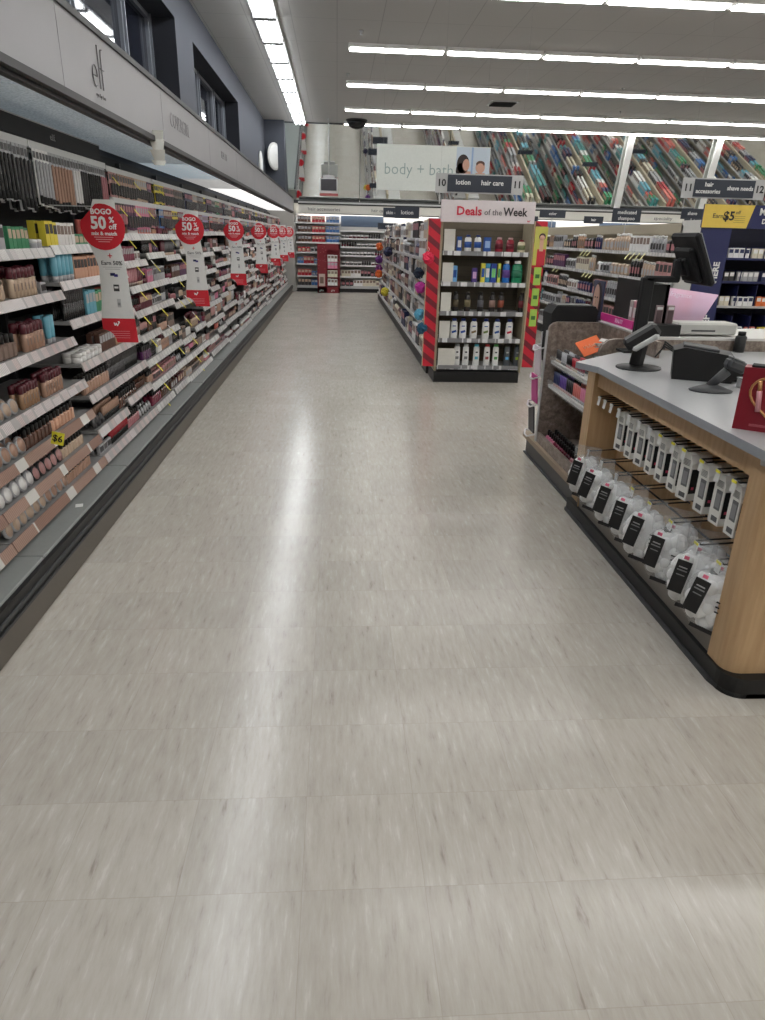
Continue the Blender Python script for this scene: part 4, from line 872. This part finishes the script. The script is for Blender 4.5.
# small flag signs
def small_sign(x, y, z, w, h, txt, lab, dark=True):
    r = thing('category_sign', lab, 'sign', (x, y, z), group='small category signs over the far shelves')
    MB().bb(-w / 2, w / 2, -.008, .008, 0, h, C(44, 50, 62, .5) if dark else OFFW).build('sign_board', r)
    t = MB()
    for i, s in enumerate(txt): put_text(t, s, h * (.5 if len(txt) == 1 else .36), PAPER if dark else DGREY, (0, -.01, h / 2 + (0 if len(txt) == 1 else (.5 - i) * h * .42)), bold=.001)
    t.build('lettering', r)
    MB().rod((0, .0, 0), (0, 0, -.3), .006, LGREY).build('stem', r)
small_sign(1.44, 15.2, 1.85, .50, .22, ['lotion'], 'dark lotion sign above the gondola left of Deals header')
small_sign(1.25, 16.2, 1.88, .48, .2, ['skin care'], 'dark sign left of the lotion sign over the gondola')
small_sign(1.25, 18.1, 1.66, .5, .14, ['soap'], 'lowest and farthest dark sign at the gondola far end')
small_sign(3.79, 9.5, 1.74, .38, .17, ['medicated', 'shampoo'], 'dark medicated shampoo sign over the tan topper board')
small_sign(4.31, 12.2, 1.78, .33, .11, ['hair'], 'small dark sign left of the medicated shampoo sign')
small_sign(3.95, 15, 1.83, .36, .12, ['color'], 'small dark sign just right of the Deals header')
small_sign(4.03, 8.2, 1.77, .25, .1, ['shave'], 'dark sign beside the yellow earn header')

for i, (x, y, t_) in enumerate([(4.1, 16.4, 'hair'), (4.1, 13.9, 'color'), (6.25, 15.8, 'vitamins'), (6.25, 12.6, 'dental'), (8.25, 16.6, 'first aid'), (8.25, 13.4, 'pain'), (10.25, 15.4, 'baby'), (10.25, 12.8, 'diet')]):
    small_sign(x, y, 1.9, .5, .14, [t_], 'small dark %s sign hanging over the shelves farther back' % t_)
# navy medicine endcap
ne = thing('medicine_display', 'navy blue medicine display shelf under yellow Earn $5 header', 'display shelf', (4.15, 7.0, 0))
MB().bb(-.6, .6, .36, .4, .1, 1.68, C(18, 20, 40, .7)).build('back_panel', ne)
sp_ = MB().bb(-.6, -.30, -.04, -.015, .1, 1.66, NAVY); sp_.bb(-.6, -.58, -.03, -.015, .1, 1.66, NAVY); so = sp_.build('side_panel', ne); MB().bb(-.6, -.58, -.015, .4, .1, 1.72, OFFW).build('side_return', ne)
t = MB()
def vtext(s, z, size):
    vs, fs = text_geo(s, size, PAPER, .003); M = Matrix.Translation((-.385, -.043, z)) @ FACE['-Y'].to_matrix().to_4x4() @ Matrix.Rotation(PI / 2, 4, 'Z'); t.add([tuple(M @ Vector(v)) for v in vs], fs, PAPER)
vtext('RELIEF', .69, .1); vtext('HERE', 1.24, .085); t.build('white_lettering', so)
MB().bb(.56, .6, -.03, .4, .1, 1.66, NAVY).build('side_panel', ne)
MB().bb(-.6, .6, -.03, .4, 0, .1, BLACK).build('base', ne)
hd = MB().prism([(-.62, 1.65), (.62, 1.65), (.62, 1.86), (-.62, 1.86)], 'xz', -.05, -.03, NAVY).build('header_sign', ne)
yp = MB().prism([(-.62, 1.652), (-.17, 1.652), (-.12, 1.858), (-.62, 1.858)], 'xz', -.056, -.05, C(222, 192, 84, .5)).build('yellow_banner', hd)
t = MB(); put_text(t, 'Earn', .06, DGREY, (-.475, -.058, 1.755)); put_text(t, '$5', .11, LABELBLK, (-.365, -.058, 1.755), bold=.003); put_text(t, 'off', .045, DGREY, (-.28, -.058, 1.79))
for i in range(4): t.bb(-.31, -.2, -.058, -.0565, 1.755 - i * .018, 1.758 - i * .018, C(130, 116, 60))
t.build('dark_lettering', yp)
t = MB(); put_text(t, 'M', .085, PAPER, (-.03, -.053, 1.8), bold=.003); put_text(t, 'D', .06, PAPER, (-.0, -.053, 1.715), bold=.002); t.build('white_lettering', hd)
NL = [.3, .62, .92, 1.16, 1.38]
for i, z in enumerate(NL):
    s = MB().bb(-.3, .56, -.0, .36, z - .02, z, NAVY if i != 2 else LGREY).build('shelf', ne)
    for q in range(4): MB().bb(-.28 + q * .2, -.275 + q * .2, .02, .34, z, z + (.1 if i > 2 else .2), C(30, 34, 80)).build('divider', s)
    pw = 'on the %s shelf up of the navy medicine display' % ordn[i]
    x = 3.9
    for c, n in ([('white', 3), ('silver', 2), ('coral', 2), ('yellow', 3)], [('blue', 3), ('white', 2), ('coral', 2), ('yellow', 3)], [('cream', 2), ('white', 4), ('orange', 3)], [('charcoal', 2), ('silver', 4), ('navy', 4)], [('white', 4), ('cream', 3), ('silver', 4)])[i]:
        x += run('medicine_box', c, (x, 7.05, z), (1, 0, 0), n, 0, pw, 1, scale=1.0) + .03
# ------------------------------------------------------------------ checkout counter
ct = thing('checkout_counter', 'maple checkout counter with slatwall front, grey top and black base', 'counter', (1.38, 2.8, 0))
oy = 2.8
def CB(): b = MB(); b.T = Matrix.Translation((-1.38, -oy, 0)); return b
def rc(x, y, r, a0, a1, n=6): return [(x + r * math.cos(a0 + (a1 - a0) * k / n), y + r * math.sin(a0 + (a1 - a0) * k / n)) for k in range(n + 1)]
top = [(1.345, 3.45), (1.275, 3.60), (1.64, 3.95), (1.9, 4.05), (2.9, 4.05), (2.9, 1.85)] + rc(1.43, 1.93, .085, -PI / 2, -PI, 6)
CTM = C(164, 165, 166, .3, scale=60)
b = CB().prism(top, 'xy', .868, .9, CTM, C(148, 152, 158, .4)); b.build('countertop', ct)
# end stile far, near rounded post
CB().prism([(1.38, 3.57), (1.40, 3.60), (1.40, 3.73), (1.72, 3.73), (1.72, 3.57)], 'xy', .08, .868, WOOD).build('end_post', ct)
post = rc(1.44, 2.01, .06, PI, PI * 1.5, 6) + [(2.05, 1.95), (2.05, 1.99), (1.62, 1.99), (1.62, 2.08), (1.38, 2.08)]
CB().prism(post, 'xy', .075, .868, WOOD).build('corner_post', ct)
CB().bb(1.70, 1.95, 1.94, 1.95, .075, .868, WOOD).bb(1.66, 1.664, 1.938, 1.95, .075, .868, DGREY).bb(2.05, 2.9, 1.94, 1.98, .075, .868, WOOD).build('side_panel', ct)
CB().bb(1.40, 1.66, 2.08, 3.57, .775, .868, WOOD).build('top_rail', ct)
b = CB().bb(1.565, 1.66, 2.08, 3.57, .13, .80, WOOD)
for z in (.765, .66, .555, .45, .345, .24): b.bb(1.561, 1.567, 2.08, 3.57, z - .004, z + .004, BLACK)
b.build('slatwall', ct)
CB().bb(1.388, 1.565, 2.08, 3.6, .08, .15, C(128, 122, 114, .5)).build('bottom_ledge', ct)
kick = [(1.37, 3.72)] + [(1.37, 2.02)] + rc(1.45, 1.99, .08, PI, PI * 1.5, 6) + [(2.9, 1.91), (2.9, 1.96), (1.5, 1.96), (1.42, 2.05), (1.42, 3.72)]
CB().prism(kick, 'xy', 0, .08, BLACK).prism([(p[0] - .008 if p[0] < 1.45 and i < 2 else p[0], p[1]) for i, p in enumerate(kick)], 'xy', 0, .02, DGREY).build('kick_base', ct)
CB().bb(1.42, 2.8, 2.0, 3.7, .0, .08, BLACK).bb(1.66, 2.8, 1.98, 3.72, .13, .86, C(90, 80, 66, .7)).build('carcass', ct)
CB().lathe([(.018, .868), (.02, .88), (.02, .9), (.012, .906)], LGREY, 12, c=(1.37, 1.99, -.02)).build('corner_cap', ct)
TOPY = [3.50, 3.42, 3.33, 3.23, 3.105, 2.985, 2.87, 2.76, 2.64, 2.545, 2.40, 2.28, 2.17]
def hook(y, z, ln=.24, tagm=True):
    h = CB(); x1 = 1.565 - ln
    h.path([(1.565, y - .02, z), (x1, y - .02, z - .01), (x1, y + .02, z - .01), (1.565, y + .02, z)],   .0034, BLACK, 5); h.rod((1.565, y - .035, z), (1.565, y + .035, z), .004, DGREY, 5)
    o = h.build('display_hook', ct)
    t = CB(); t.box((x1 - .008, y, z - .03), (.002, .03, .045), PAPER, rot=(0, .15, 0)); t.box((x1 - .0095, y, z - .012), (.002, .03, .01), YELLOW if tagm == 2 else PAPER, rot=(0, .15, 0)); t.build('price_tag', o)
for i, y in enumerate(TOPY): hook(y, .742, .165, 2 if i > 6 else 1)
BAGY = [3.57, 3.36, 3.15, 2.95, 2.76, 2.55, 2.33, 2.16]
for y in BAGY: hook(y, .43, .16, 2 if y < 3 else 1)
def swab(i):
    r = thing('swab_pack', '', 'packet', (0, 0, 0))
    W = C(232, 231, 226, .4)
    MB().prism([(-.034, -.235), (.034, -.235), (.036, -.225), (.036, -.06), (.02, -.02), (-.02, -.02), (-.036, -.06), (-.036, -.225)], 'yz', -.028, .022, W).build('pack', r)
    MB().bb(-.0295, -.028, -.026, .012, -.17, -.085, C(105, 106, 108, .5)).bb(-.0295, -.028, -.024, .014, -.222, -.2, C(90, 90, 92)).bb(-.03, -.0295, -.02, .008, -.16, -.1, C(140, 140, 142)).build('grey_label', r)
    b = MB().bb(-.022, .016, -.0372, -.036, -.2, -.085, LABELBLK); b.box((-.005, -.038, -.175), (.012, .002, .012), C(214, 70, 100)); b.build('black_label', r)
    b = MB()
    for k in range(5): b.bb(-.0298, -.028, -.022, .02, -.06 + k * .006 - .012, -.058 + k * .006 - .012, MGREY)
    b.build('fine_print', r)
    return r
sw = swab(0)
places = ['hanging from the hook farthest from the camera', 'second from the far end', 'third from the far end', 'fourth from the far end', 'fifth from the far end', 'sixth from the far end, mid row', 'seventh from the far end', 'third from the near post', 'second from the near post', 'nearest the rounded wooden post']
SWY = TOPY[3:]
for i, y in enumerate(SWY):
    for dpt in range(2):
        o = sw if (i, dpt) == (0, 0) else copy_tree(sw)
        o.scale = (.9, .9, .9); o.location = (1.435 + dpt * .048, y, .735); o.rotation_euler = (0, 0, random.uniform(-.12, .12) + .1)
        o['label'] = 'white cotton swab pack %s, %s of its hook' % (places[i], ['front', 'back']) if False else 'white cotton swab pack %s, %s' % (places[i], ['front one', 'tucked behind'][dpt]); o['group'] = 'cotton swab packs on the upper counter hooks'
def bag(seed):
    random.seed(seed); r = thing('cotton_ball_bag', '', 'bag')
    CW = mat((.93, .93, .92), .9, vary=.03, scale=60, name='cotton')
    b = MB(); b.ball((0, 0, -.15), .1, CW, 14, 10, sc_=(.40, .70, .95))
    for k in range(52):
        t = random.uniform(0, 2 * PI); z = random.uniform(-.085, .085); w = math.sqrt(max(.05, 1 - (z / .1) ** 2))
        b.ball((.036 * w * math.cos(t), .064 * w * math.sin(t), -.15 + z), random.uniform(.020, .027), CW, 10, 8)
    b.build('cotton_balls', r)
    f = MB(); f.ball((0, 0, -.15), .122, CLEAR, 16, 10, sc_=(.53, .77, .98)); f.bb(-.002, .002, -.07, .07, -.055, .01, CLEAR); f.build('plastic_film', r)
    l = MB(); l.T = Matrix.Translation((.004, .012, .016)) @ Matrix.Rotation(.2, 4, 'X'); l.bb(-.069, -.066, -.026, .026, -.20, -.075, LABELBLK); l.box((-.07, .0, -.1), (.002, .03, .004), LGREY); l.box((-.07, .0, -.112), (.002, .036, .004), MGREY); l.box((-.07, .0, -.13), (.002, .03, .003), MGREY); l.box((-.068, -.0, -.062), (.003, .018, .012), C(230, 110, 140)); l.build('black_label', r)
    s = MB()
    for k in range(3): s.box((-.060, -.05, -.125 - k * .018), (.003, .05, .0045), LABELBLK, rot=(.35, 0, .45))
    s.box((-.052, 0, -.237), (.003, .085, .018), LABELBLK, rot=(.2, -.4, 0)); s.build('black_stripe', r)
    return r
bags = [bag(3), bag(5)]; random.seed(11)
bw = ['farthest from the camera by the far post', 'second from the far post', 'third from the far post', 'fourth from the far post', 'fifth from the far post', 'third from the near post', 'second from the near post', 'nearest the rounded wooden post']
for i, y in enumerate(BAGY):
    o = bags[i] if i < 2 else copy_tree(bags[i % 2])
    o.scale = (1.05, 1.05, 1.12); o.location = (1.395, y - .01, .432); o.rotation_euler = (random.uniform(-.05, .05), .0, random.uniform(-.1, .1) + .95); tag(o, 'bag of white cotton balls with black label, %s' % bw[i], group='cotton ball bags on the lower counter hooks')
    if i in (5, 6, 7):
        o = copy_tree(bags[i % 2]); o.location = (1.485, y + .06, .432); tag(o, 'bag of white cotton balls tucked behind the front bag, %s' % bw[i], group='cotton ball bags on the lower counter hooks')

# nail polish end unit beyond the counter
nu = thing('polish_display_unit', 'granite patterned end unit with nail polish trays beyond the counter', 'display unit', (1.6, 4.3, 0))
def NB(): b = MB(); b.T = Matrix.Translation((-1.6, -4.3, 0)); return b
pan = [(1.43, .14), (1.43, .93)] + [(1.43 + .06 - .06 * math.cos(a), .93 + .06 * math.sin(a)) for a in (PI / 6, PI / 3, PI / 2)] + [(1.80, .99), (1.80, .14)]
NB().prism(pan, 'xz', 4.65, 4.68, GRANITE).prism([(1.424, .14), (1.43, .14), (1.43, .93), (1.424, .93)], 'xz', 4.645, 4.685, LGREY).build('end_panel', nu)
NB().bb(1.78, 1.80, 3.75, 4.68, .14, .99, GRANITE).bb(1.775, 1.83, 3.95, 4.68, .99, 1.0, LGREY).build('back_panel', nu)
NB().bb(1.45, 1.78, 3.75, 4.65, .14, .17, GRANITE).build('deck', nu)
NB().bb(1.43, 1.45, 3.75, 4.68, .13, .225, GRANITE).build('front_lip', nu)
NB().bb(1.405, 1.43, 3.75, 4.93, .12, .155, C(150, 132, 112, .5)).bb(1.43, 1.8, 4.68, 4.93, .12, .155, C(150, 132, 112, .5)).build('wood_edge', nu)
NB().bb(1.43, 1.8, 3.76, 4.9, 0, .12, C(84, 82, 80, .5)).bb(1.415, 1.43, 3.76, 4.9, 0, .012, DGREY).build('kick_base', nu)
for z in (.57, .735):
    s = NB().bb(1.47, 1.78, 3.75, 4.645, z - .02, z, OFFW).build('shelf', nu); NB().bb(1.462, 1.47, 3.75, 4.645, z - .025, z + .035, CLEAR).build('clear_lip', s)
NB().bb(1.474, 1.6, 3.76, 4.64, .545, .55, mat((1, .8, .65), .4, emit=1.2, vary=0)).build('shelf_light', nu) if False else None
for j, (z, cols, sc_) in enumerate(((.735, ['charcoal', 'silver', 'black', 'red', 'berry'], .6), (.57, ['navy', 'purple', 'black', 'coral', 'pink'], .75), (.17, ['pink', 'berry', 'burgundy', 'rose', 'silver'], 1.1))):
    y = 4.62
    for c in cols:
        w = run('nail_polish' if j == 2 else 'cream_tube', c, (1.50, y, z), (0, -1, 0), 4, -PI / 2, 'on the %s level of the granite nail polish unit' % ['top', 'middle', 'bottom'][j], 2, Vector((.05, 0, 0)), sc_); y -= w
        if y < 3.85: break
# black bin on the outer side & magazine rack
bb_ = thing('black_bin', 'black plastic bin behind the granite end panel', 'bin', (1.61, 4.79, .70))
MB().prism([(-.14, 0), (.14, 0), (.16, .36), (.14, .39), (-.13, .39), (-.16, .34)], 'xz', -.10, .10, MATB).build('bin_body', bb_)
MB().bb(-.12, .13, -.08, .08, .385, .395, BLACK).build('bin_lid', bb_)
rk = thing('magazine_rack', 'white wire rack with pink magazines at the outer end of checkout', 'rack', (1.425, 4.80, .16)); rk.scale = (1, .8, 1)
b = MB(); RW = C(225, 222, 224, .4)
for z in (.0, .22, .42, .62):
    b.path([(.03, -.09, z + .03), (-.02, -.1, z + .02), (-.035, -.04, z), (-.035, .04, z), (-.02, .1, z + .02), (.03, .09, z + .03)], .006, RW, 6)
for q in (-.09, .09): b.rod((.03, q, 0), (.03, q, .74), .005, RW)
b.build('wire_frame', rk)
for i, (z, c, w_) in enumerate(((.03, (40, 36, 44), 'lowest, dark'), (.25, (196, 60, 140), 'middle, magenta'), (.45, (226, 214, 222), 'upper, pale'))):
    q = thing('magazine', '%s magazine in the white wire rack beyond the counter' % w_, 'magazine', (1.42, 4.80, .16 + z))
    MB().box((0, 0, .1), (.008, .14, .2), C(*c), rot=(0, -.1, 0)).build('cover', q); MB().box((.006, 0, .1), (.006, .135, .195), PAPER, rot=(0, -.1, 0)).build('pages', q)
# backsplash / ledge behind the counter
bs = thing('counter_backsplash', 'granite patterned upstand with pale ledge behind the checkout devices', 'counter upstand', (2.3, 4.12, .7))
g = [(-.72, -.15), (-.72, .19)] + [(-.72 + .09 - .09 * math.cos(a), .19 + .07 * math.sin(a)) for a in (PI / 6, PI / 3, PI / 2)] + [(1.0, .26), (1.0, -.15)]
MB().prism(g, 'xz', -.05, -.02, GRANITE).build('upstand_panel', bs); MB().bb(-.45, 1.0, -.05, .45, .26, .275, OFFW).build('ledge', bs)
MB().bb(-.45, 1.0, -.02, .43, -.7, .26, C(70, 62, 56, .6)).build('cabinet_body', bs)
# cosmetics poster display on the ledge wall
pd = thing('poster_display', 'black makeup display with face picture and magenta strip at checkout', 'display', (1.86, 4.58, 1.0))
MB().bb(.12, .14, -.40, .37, .0, .27, BLACK).bb(-.03, .14, -.40, -.385, 0, .27, BLACK).build('back_board', pd)
MB().bb(-.04, .14, -.40, .37, 0, .012, OFFW).build('tray', pd)
fs_ = MB().bb(-.05, -.04, -.38, .16, .002, .05, C(214, 50, 140, .4)).build('magenta_strip', pd); put_text(MB(), 'BEAUTY', .035, C(240, 180, 215), (-.052, -.17, .026), '-X', bold=.001).build('lettering', fs_)
fc = MB().bb(-.05, -.04, .17, .36, -.03, .25, C(60, 64, 90)).build('face_picture', pd)
b = MB(); b.T = Matrix.Translation((-.0505, .27, .12)) @ Matrix.Rotation(-PI / 2, 4, 'Z')
def disc2(x, z, r1, r2, m, y, n=20): b.prism([(x + r1 * math.cos(2 * PI * i / n), z + r2 * math.sin(2 * PI * i / n)) for i in range(n)], 'xz', y - .001, y, m)
disc2(.01, .0, .075, .12, C(46, 34, 34), -.0); disc2(-.01, .0, .058, .105, C(206, 166, 146), -.0012); disc2(-.03, .02, .01, .005, C(50, 40, 40), -.0026); disc2(.012, .02, .01, .005, C(50, 40, 40), -.0026); disc2(-.01, -.05, .018, .008, C(170, 80, 86), -.0026); b.box((-.012, -.003, -.012), (.008, .003, .03), C(190, 146, 128)); b.build('printed_face', fc)
for i, (y, c, w_) in enumerate(((4.36, (170, 160, 158), 'grey'), (4.30, (196, 140, 150), 'pink'))):
    item('product_carton', [('carton', MB().box((0, 0, .075), (.05, .05, .15), C(*c), bev=.002)), ('printed_label', MB().bb(-.0265, -.025, -.015, .015, .05, .11, PAPER))], 'small %s carton inside the black makeup display' % w_, 'box', (1.88, y, 1.012))
# pole and monitor
pm = thing('register_monitor', 'black register monitor seen from behind on a thick black pole', 'monitor', (1.765, 3.98, .9))
MB().box((0, 0, .21), (.07, .05, .42), MATB, bev=.008).bb(-.1, .1, -.06, .06, 0, .012, MATB).build('pole', pm)
MB().box((.08, 0, .41), (.2, .05, .035), MATB, bev=.008).box((.16, 0, .46), (.045, .05, .12), MATB, bev=.01).build('arm', pm)
b = MB(); b.T = Matrix.Translation((.24, .0, .52)) @ Matrix.Rotation(-1.62, 4, 'Z') @ Matrix.Rotation(.46, 4, 'X')
b.box((0, 0, 0), (.34, .035, .30), MATB, bev=.012); b.box((0, -.03, -.02), (.22, .035, .2), MATB, bev=.012); b.box((0, -.055, -.02), (.1, .03, .1), BLACK, bev=.006); b.build('monitor_shell', pm)
b = MB(); b.T = Matrix.Translation((.24, .0, .52)) @ Matrix.Rotation(-1.62, 4, 'Z') @ Matrix.Rotation(.46, 4, 'X'); b.box((0, .0185, 0), (.325, .004, .285), C(150, 150, 154, .3), bev=.001); b.build('screen', pm)
# pink poster
b = MB(); pts = [(-.02, 0), (.30, 0), (.42, .2), (-.02, .26)]
PK = bpy.data.materials.new('pink_print'); nt, N, L_, bs2 = nodes_of(PK)
tc = N.new('ShaderNodeTexCoord'); nz = N.new('ShaderNodeTexNoise'); nz.inputs['Scale'].default_value = 6; L_.new(tc.outputs['Object'], nz.inputs['Vector']); L_.new(mixc(nt, nz.outputs['Fac'], s2l(216, 158, 178), s2l(204, 186, 214)), bs2.inputs['Base Color']); bs2.inputs['Roughness'].default_value = .35
r = thing('pink_poster', 'pale pink satin poster card standing behind the register', 'poster', (2.07, 4.47, .985))
n = 10; b = MB(); vs = []
for k in range(n + 1):
    u = k / n; x0 = -.02 + u * .32; x1 = -.02 + u * .44; yy = .03 * math.sin(u * 3); vs += [(x0, yy, 0), (x1, yy + .03, .26 - .05 * u), (x0, yy + .004, 0), (x1, yy + .034, .26 - .05 * u)]
fs = []
for k in range(n): o = k * 4; fs += [(o, o + 4, o + 5, o + 1), (o + 2, o + 3, o + 7, o + 6), (o + 1, o + 5, o + 7, o + 3), (o, o + 2, o + 6, o + 4)]
b.add(vs, fs, PK, smooth=True); po = b.build('poster_card', r); put_text(MB(), 'fragrance', .04, C(240, 226, 240), (.16, .02, .205), tilt=-.1).build('lettering', po)
for i, x in enumerate((1.955, 2.025)):
    item('perfume_carton', [('carton', MB().box((0, 0, .08), (.05, .05, .16), C(150, 130, 132), bev=.002)), ('front_window', MB().bb(-.018, .018, -.027, -.025, .03, .13, C(90, 70, 74))), ('printed_label', MB().bb(-.018, .018, -.028, -.025, .135, .15, PAPER))], '%s grey pink carton in front of the pink poster' % ['left', 'right'][i], 'box', (x, 4.2, .99), rz=.1)
item('label_holder', [('black_body', MB().box((.06, 0, .035), (.17, .08, .07), BLACK, bev=.004)), ('white_card', MB().box((-.05, -.03, .04), (.05, .004, .09), PAPER, rot=(-.1, 0, .2)))], 'low black box with white card beside the register pole', 'box', (1.93, 4.14, .975))
item('receipt_box', [('case', MB().box((0, 0, .045), (.38, .16, .07), C(188, 188, 184), bev=.01)), ('dark_slot', MB().bb(-.1, .05, -.082, -.078, .03, .04, DGREY))], 'long grey white box on the ledge behind the printer', 'box', (2.25, 4.2, .975))
item('black_bottle', [('body', MB().lathe([(.03, 0), (.032, .01), (.032, .09), (.02, .1)], BLACK, 14)), ('cap', MB().lathe([(.022, .1), (.022, .12)], BLACK, 12))], 'black cylinder at right end of the grey box behind printer', 'bottle', (2.42, 4.03, .9))
# payment terminal
tm = thing('payment_terminal', 'black payment terminal on a swivel stand at counter left end', 'card reader', (1.55, 3.44, .9), rz=.5); tm.scale = (1.2, 1.2, 1.1)
MB().lathe([(.09, 0), (.09, .006), (.03, .012)], BLACK, 20, sx=1.1).build('stand_base', tm); MB().box((0, .01, .06), (.05, .05, .11), BLACK, rot=(.1, 0, 0), bev=.01).build('stand_neck', tm)
b = MB(); b.T = Matrix.Translation((0, .0, .135)) @ Matrix.Rotation(.75, 4, 'Z') @ Matrix.Rotation(.9, 4, 'X'); b.box((0, .01, 0), (.11, .06, .15), BLACK, bev=.014); b.box((.02, -.018, .0), (.05, .01, .11), DGREY, bev=.003); b.build('reader_body', tm)
b = MB(); b.T = Matrix.Translation((0, .0, .135)) @ Matrix.Rotation(.75, 4, 'Z') @ Matrix.Rotation(.9, 4, 'X'); b.box((-.045, -.012, .0), (.03, .03, .12), C(206, 208, 206, .3), bev=.01); b.build('light_trim', tm)
b = MB(); 
for k in range(3):
    P_ = [Vector((1.62 + .02 * k, 3.42, .96 + .02 * k)), Vector((1.64, 3.38, 1.02 + .012 * k)), Vector((1.67 + .012 * k, 3.33, 1.0)), Vector((1.685 + .01 * k, 3.29, .955)), Vector((1.68, 3.26, .925 + .008 * k)), Vector((1.70, 3.20, .906)), Vector((1.74, 3.12, .906))]
    pts = []
    for t in range(len(P_) - 1):
        for u in (0, .5): pts.append(P_[t].lerp(P_[t + 1], u))
    b.path(pts + [P_[-1]], .004, BLACK, 6)
tag(b.build('cable'), 'black cables looping between card reader and receipt printer', 'cable')
# receipt printer
pr = thing('receipt_printer', 'bulky black receipt printer on the grey countertop', 'printer', (1.745, 3.18, .9), rz=-.42)
MB().prism([(-.13, 0), (.13, 0), (.14, .09), (.12, .125), (-.09, .15), (-.14, .135)], 'xz', -.09, .09, BLACK).build('printer_body', pr); MB().box((-.02, 0, .145), (.16, .12, .016), DGREY, rot=(0, .1, 0), bev=.004).build('top_cover', pr)
MB().bb(-.12, .12, -.085, .085, -.0, .008, MATB).build('foot', pr); MB().box((.16, .0, .04), (.06, .1, .07), BLACK, bev=.006).build('power_unit', pr)
# handheld scanner on stand
sn = thing('barcode_scanner', 'dark grey handheld barcode scanner resting in its stand', 'scanner', (1.64, 2.88, .9), rz=-.15)
MB().lathe([(.075, 0), (.078, .006), (.05, .018), (.02, .03)], DGREY, 20, sx=1.2, sy=.8).build('stand_base', sn)
MB().rod((-.01, 0, .02), (.055, .0, .09), .018, DGREY, 10, r2=.022).build('handle', sn)
b = MB(); b.T = Matrix.Translation((.085, 0, .115)) @ Matrix.Rotation(.35, 4, 'Y'); b.box((0, 0, 0), (.09, .065, .05), DGREY, bev=.014); b.box((-.01, 0, .026), (.06, .05, .006), MGREY, bev=.002); b.box((.055, 0, -.002), (.025, .05, .035), BLACK, bev=.008); b.build('scanner_head', sn)
# red gift box
gb = thing('gift_box', 'dark red gift box with gold heart wreath at right edge of counter', 'gift box', (1.39, 2.255, .9), rz=-.62)
GR = C(128, 16, 34, .4)
MB().bb(0, .24, 0, .07, 0, .215, GR).build('carton', gb)
b = MB(); G = C(190, 140, 90, .3, metal=.4); hp = []
for k in range(41):
    t = 2 * PI * k / 40; hp.append((.125 + .0058 * 16 * math.sin(t) ** 3, -.003, .115 + .0058 * (13 * math.cos(t) - 5 * math.cos(2 * t) - 2 * math.cos(3 * t) - math.cos(4 * t))))
b.path(hp, .0045, G, 5); b.build('gold_heart', gb)
for x in (.068, .14): MB().rod((x, -.003, .07), (x - .008, -.003, .14), .009, C(214, 150, 156, .3), 10).rod((x - .008, -.003, .14), (x - .012, -.003, .175), .007, G, 10).build('lip_gloss', gb)
MB().bb(.05, .14, -.002, 0, .016, .024, C(170, 80, 90)).build('fine_print', gb); MB().bb(.02, .22, .01, .06, .215, .222, MATB).build('handle', gb)
item('small_box', [('body', MB().box((0, 0, .02), (.04, .04, .04), LGREY, bev=.004)), ('lid', MB().box((0, 0, .043), (.042, .042, .006), MGREY))], 'tiny grey cube between the scanner and the red gift box', 'box', (1.83, 2.96, .9))
# orange flyer and papers in tray
item('flyer', [('sheet', MB().box((0, 0, .0), (.15, .006, .13), C(232, 104, 40, .5), rot=(-.95, -.35, .1))), ('lettering', put_text(MB(), 'Value', .035, C(250, 210, 180), (-.01, -.012, .0), tilt=.4))], 'bright orange flyer lying tilted above the nail polish trays', 'flyer', (1.64, 4.40, .87))
b = MB()
for k in range(6): b.box((random.uniform(-.03, .03), random.uniform(-.03, .03), k * .006), (.11, .08, .003), [PAPER, LGREY, OFFW][k % 3], rot=(random.uniform(-.4, .4), random.uniform(-.4, .2), random.uniform(-1, 1)))
item('crumpled_papers', [('sheets', b)], 'heap of crumpled white papers right of the orange flyer', 'papers', (1.67, 4.16, .90))
item('coupon_box', [('body', MB().box((0, 0, .03), (.12, .1, .06), C(30, 50, 40), bev=.003)), ('printed_label', MB().bb(-.03, .03, -.052, -.05, .01, .04, C(90, 140, 160)))], 'small dark green box at the end of the countertop', 'box', (1.60, 4.02, .80))
random.seed(21)
realise()

# ------------------------------------------------------------------ world, camera
w = bpy.data.worlds.new('World'); sc.world = w; w.use_nodes = True
w.node_tree.nodes['Background'].inputs[0].default_value = (.5, .55, .6, 1); w.node_tree.nodes['Background'].inputs[1].default_value = .02
f_, P0 = 680., (382.5, 510.)
dY = Vector((337 - P0[0], 235 - P0[1], f_)).normalized(); h_ = Vector((1, .025, 0)); dX = (h_ - dY * h_.dot(dY)).normalized(); dZ = dY.cross(dX)
if dZ[1] > 0: dZ = -dZ
R = Matrix((dX, dY, dZ))
M = Matrix((R @ Vector((1, 0, 0)), R @ Vector((0, -1, 0)), R @ Vector((0, 0, -1)))).transposed()
cam = bpy.data.cameras.new('Camera'); cam.lens = 24; cam.sensor_width = 36; cam.sensor_fit = 'AUTO'; cam.clip_start = .05
co = bpy.data.objects.new('Camera', cam); COL.objects.link(co); co.matrix_world = Matrix.Translation(CAM) @ M.to_4x4(); sc.camera = co
sc.view_settings.view_transform = 'Standard'; sc.view_settings.look = 'None'; sc.view_settings.gamma = 1; sc.view_settings.use_curve_mapping = False; sc.view_settings.exposure = .17
sc.cycles.max_bounces = 8; sc.cycles.use_denoising = True; sc.cycles.sample_clamp_indirect = 6
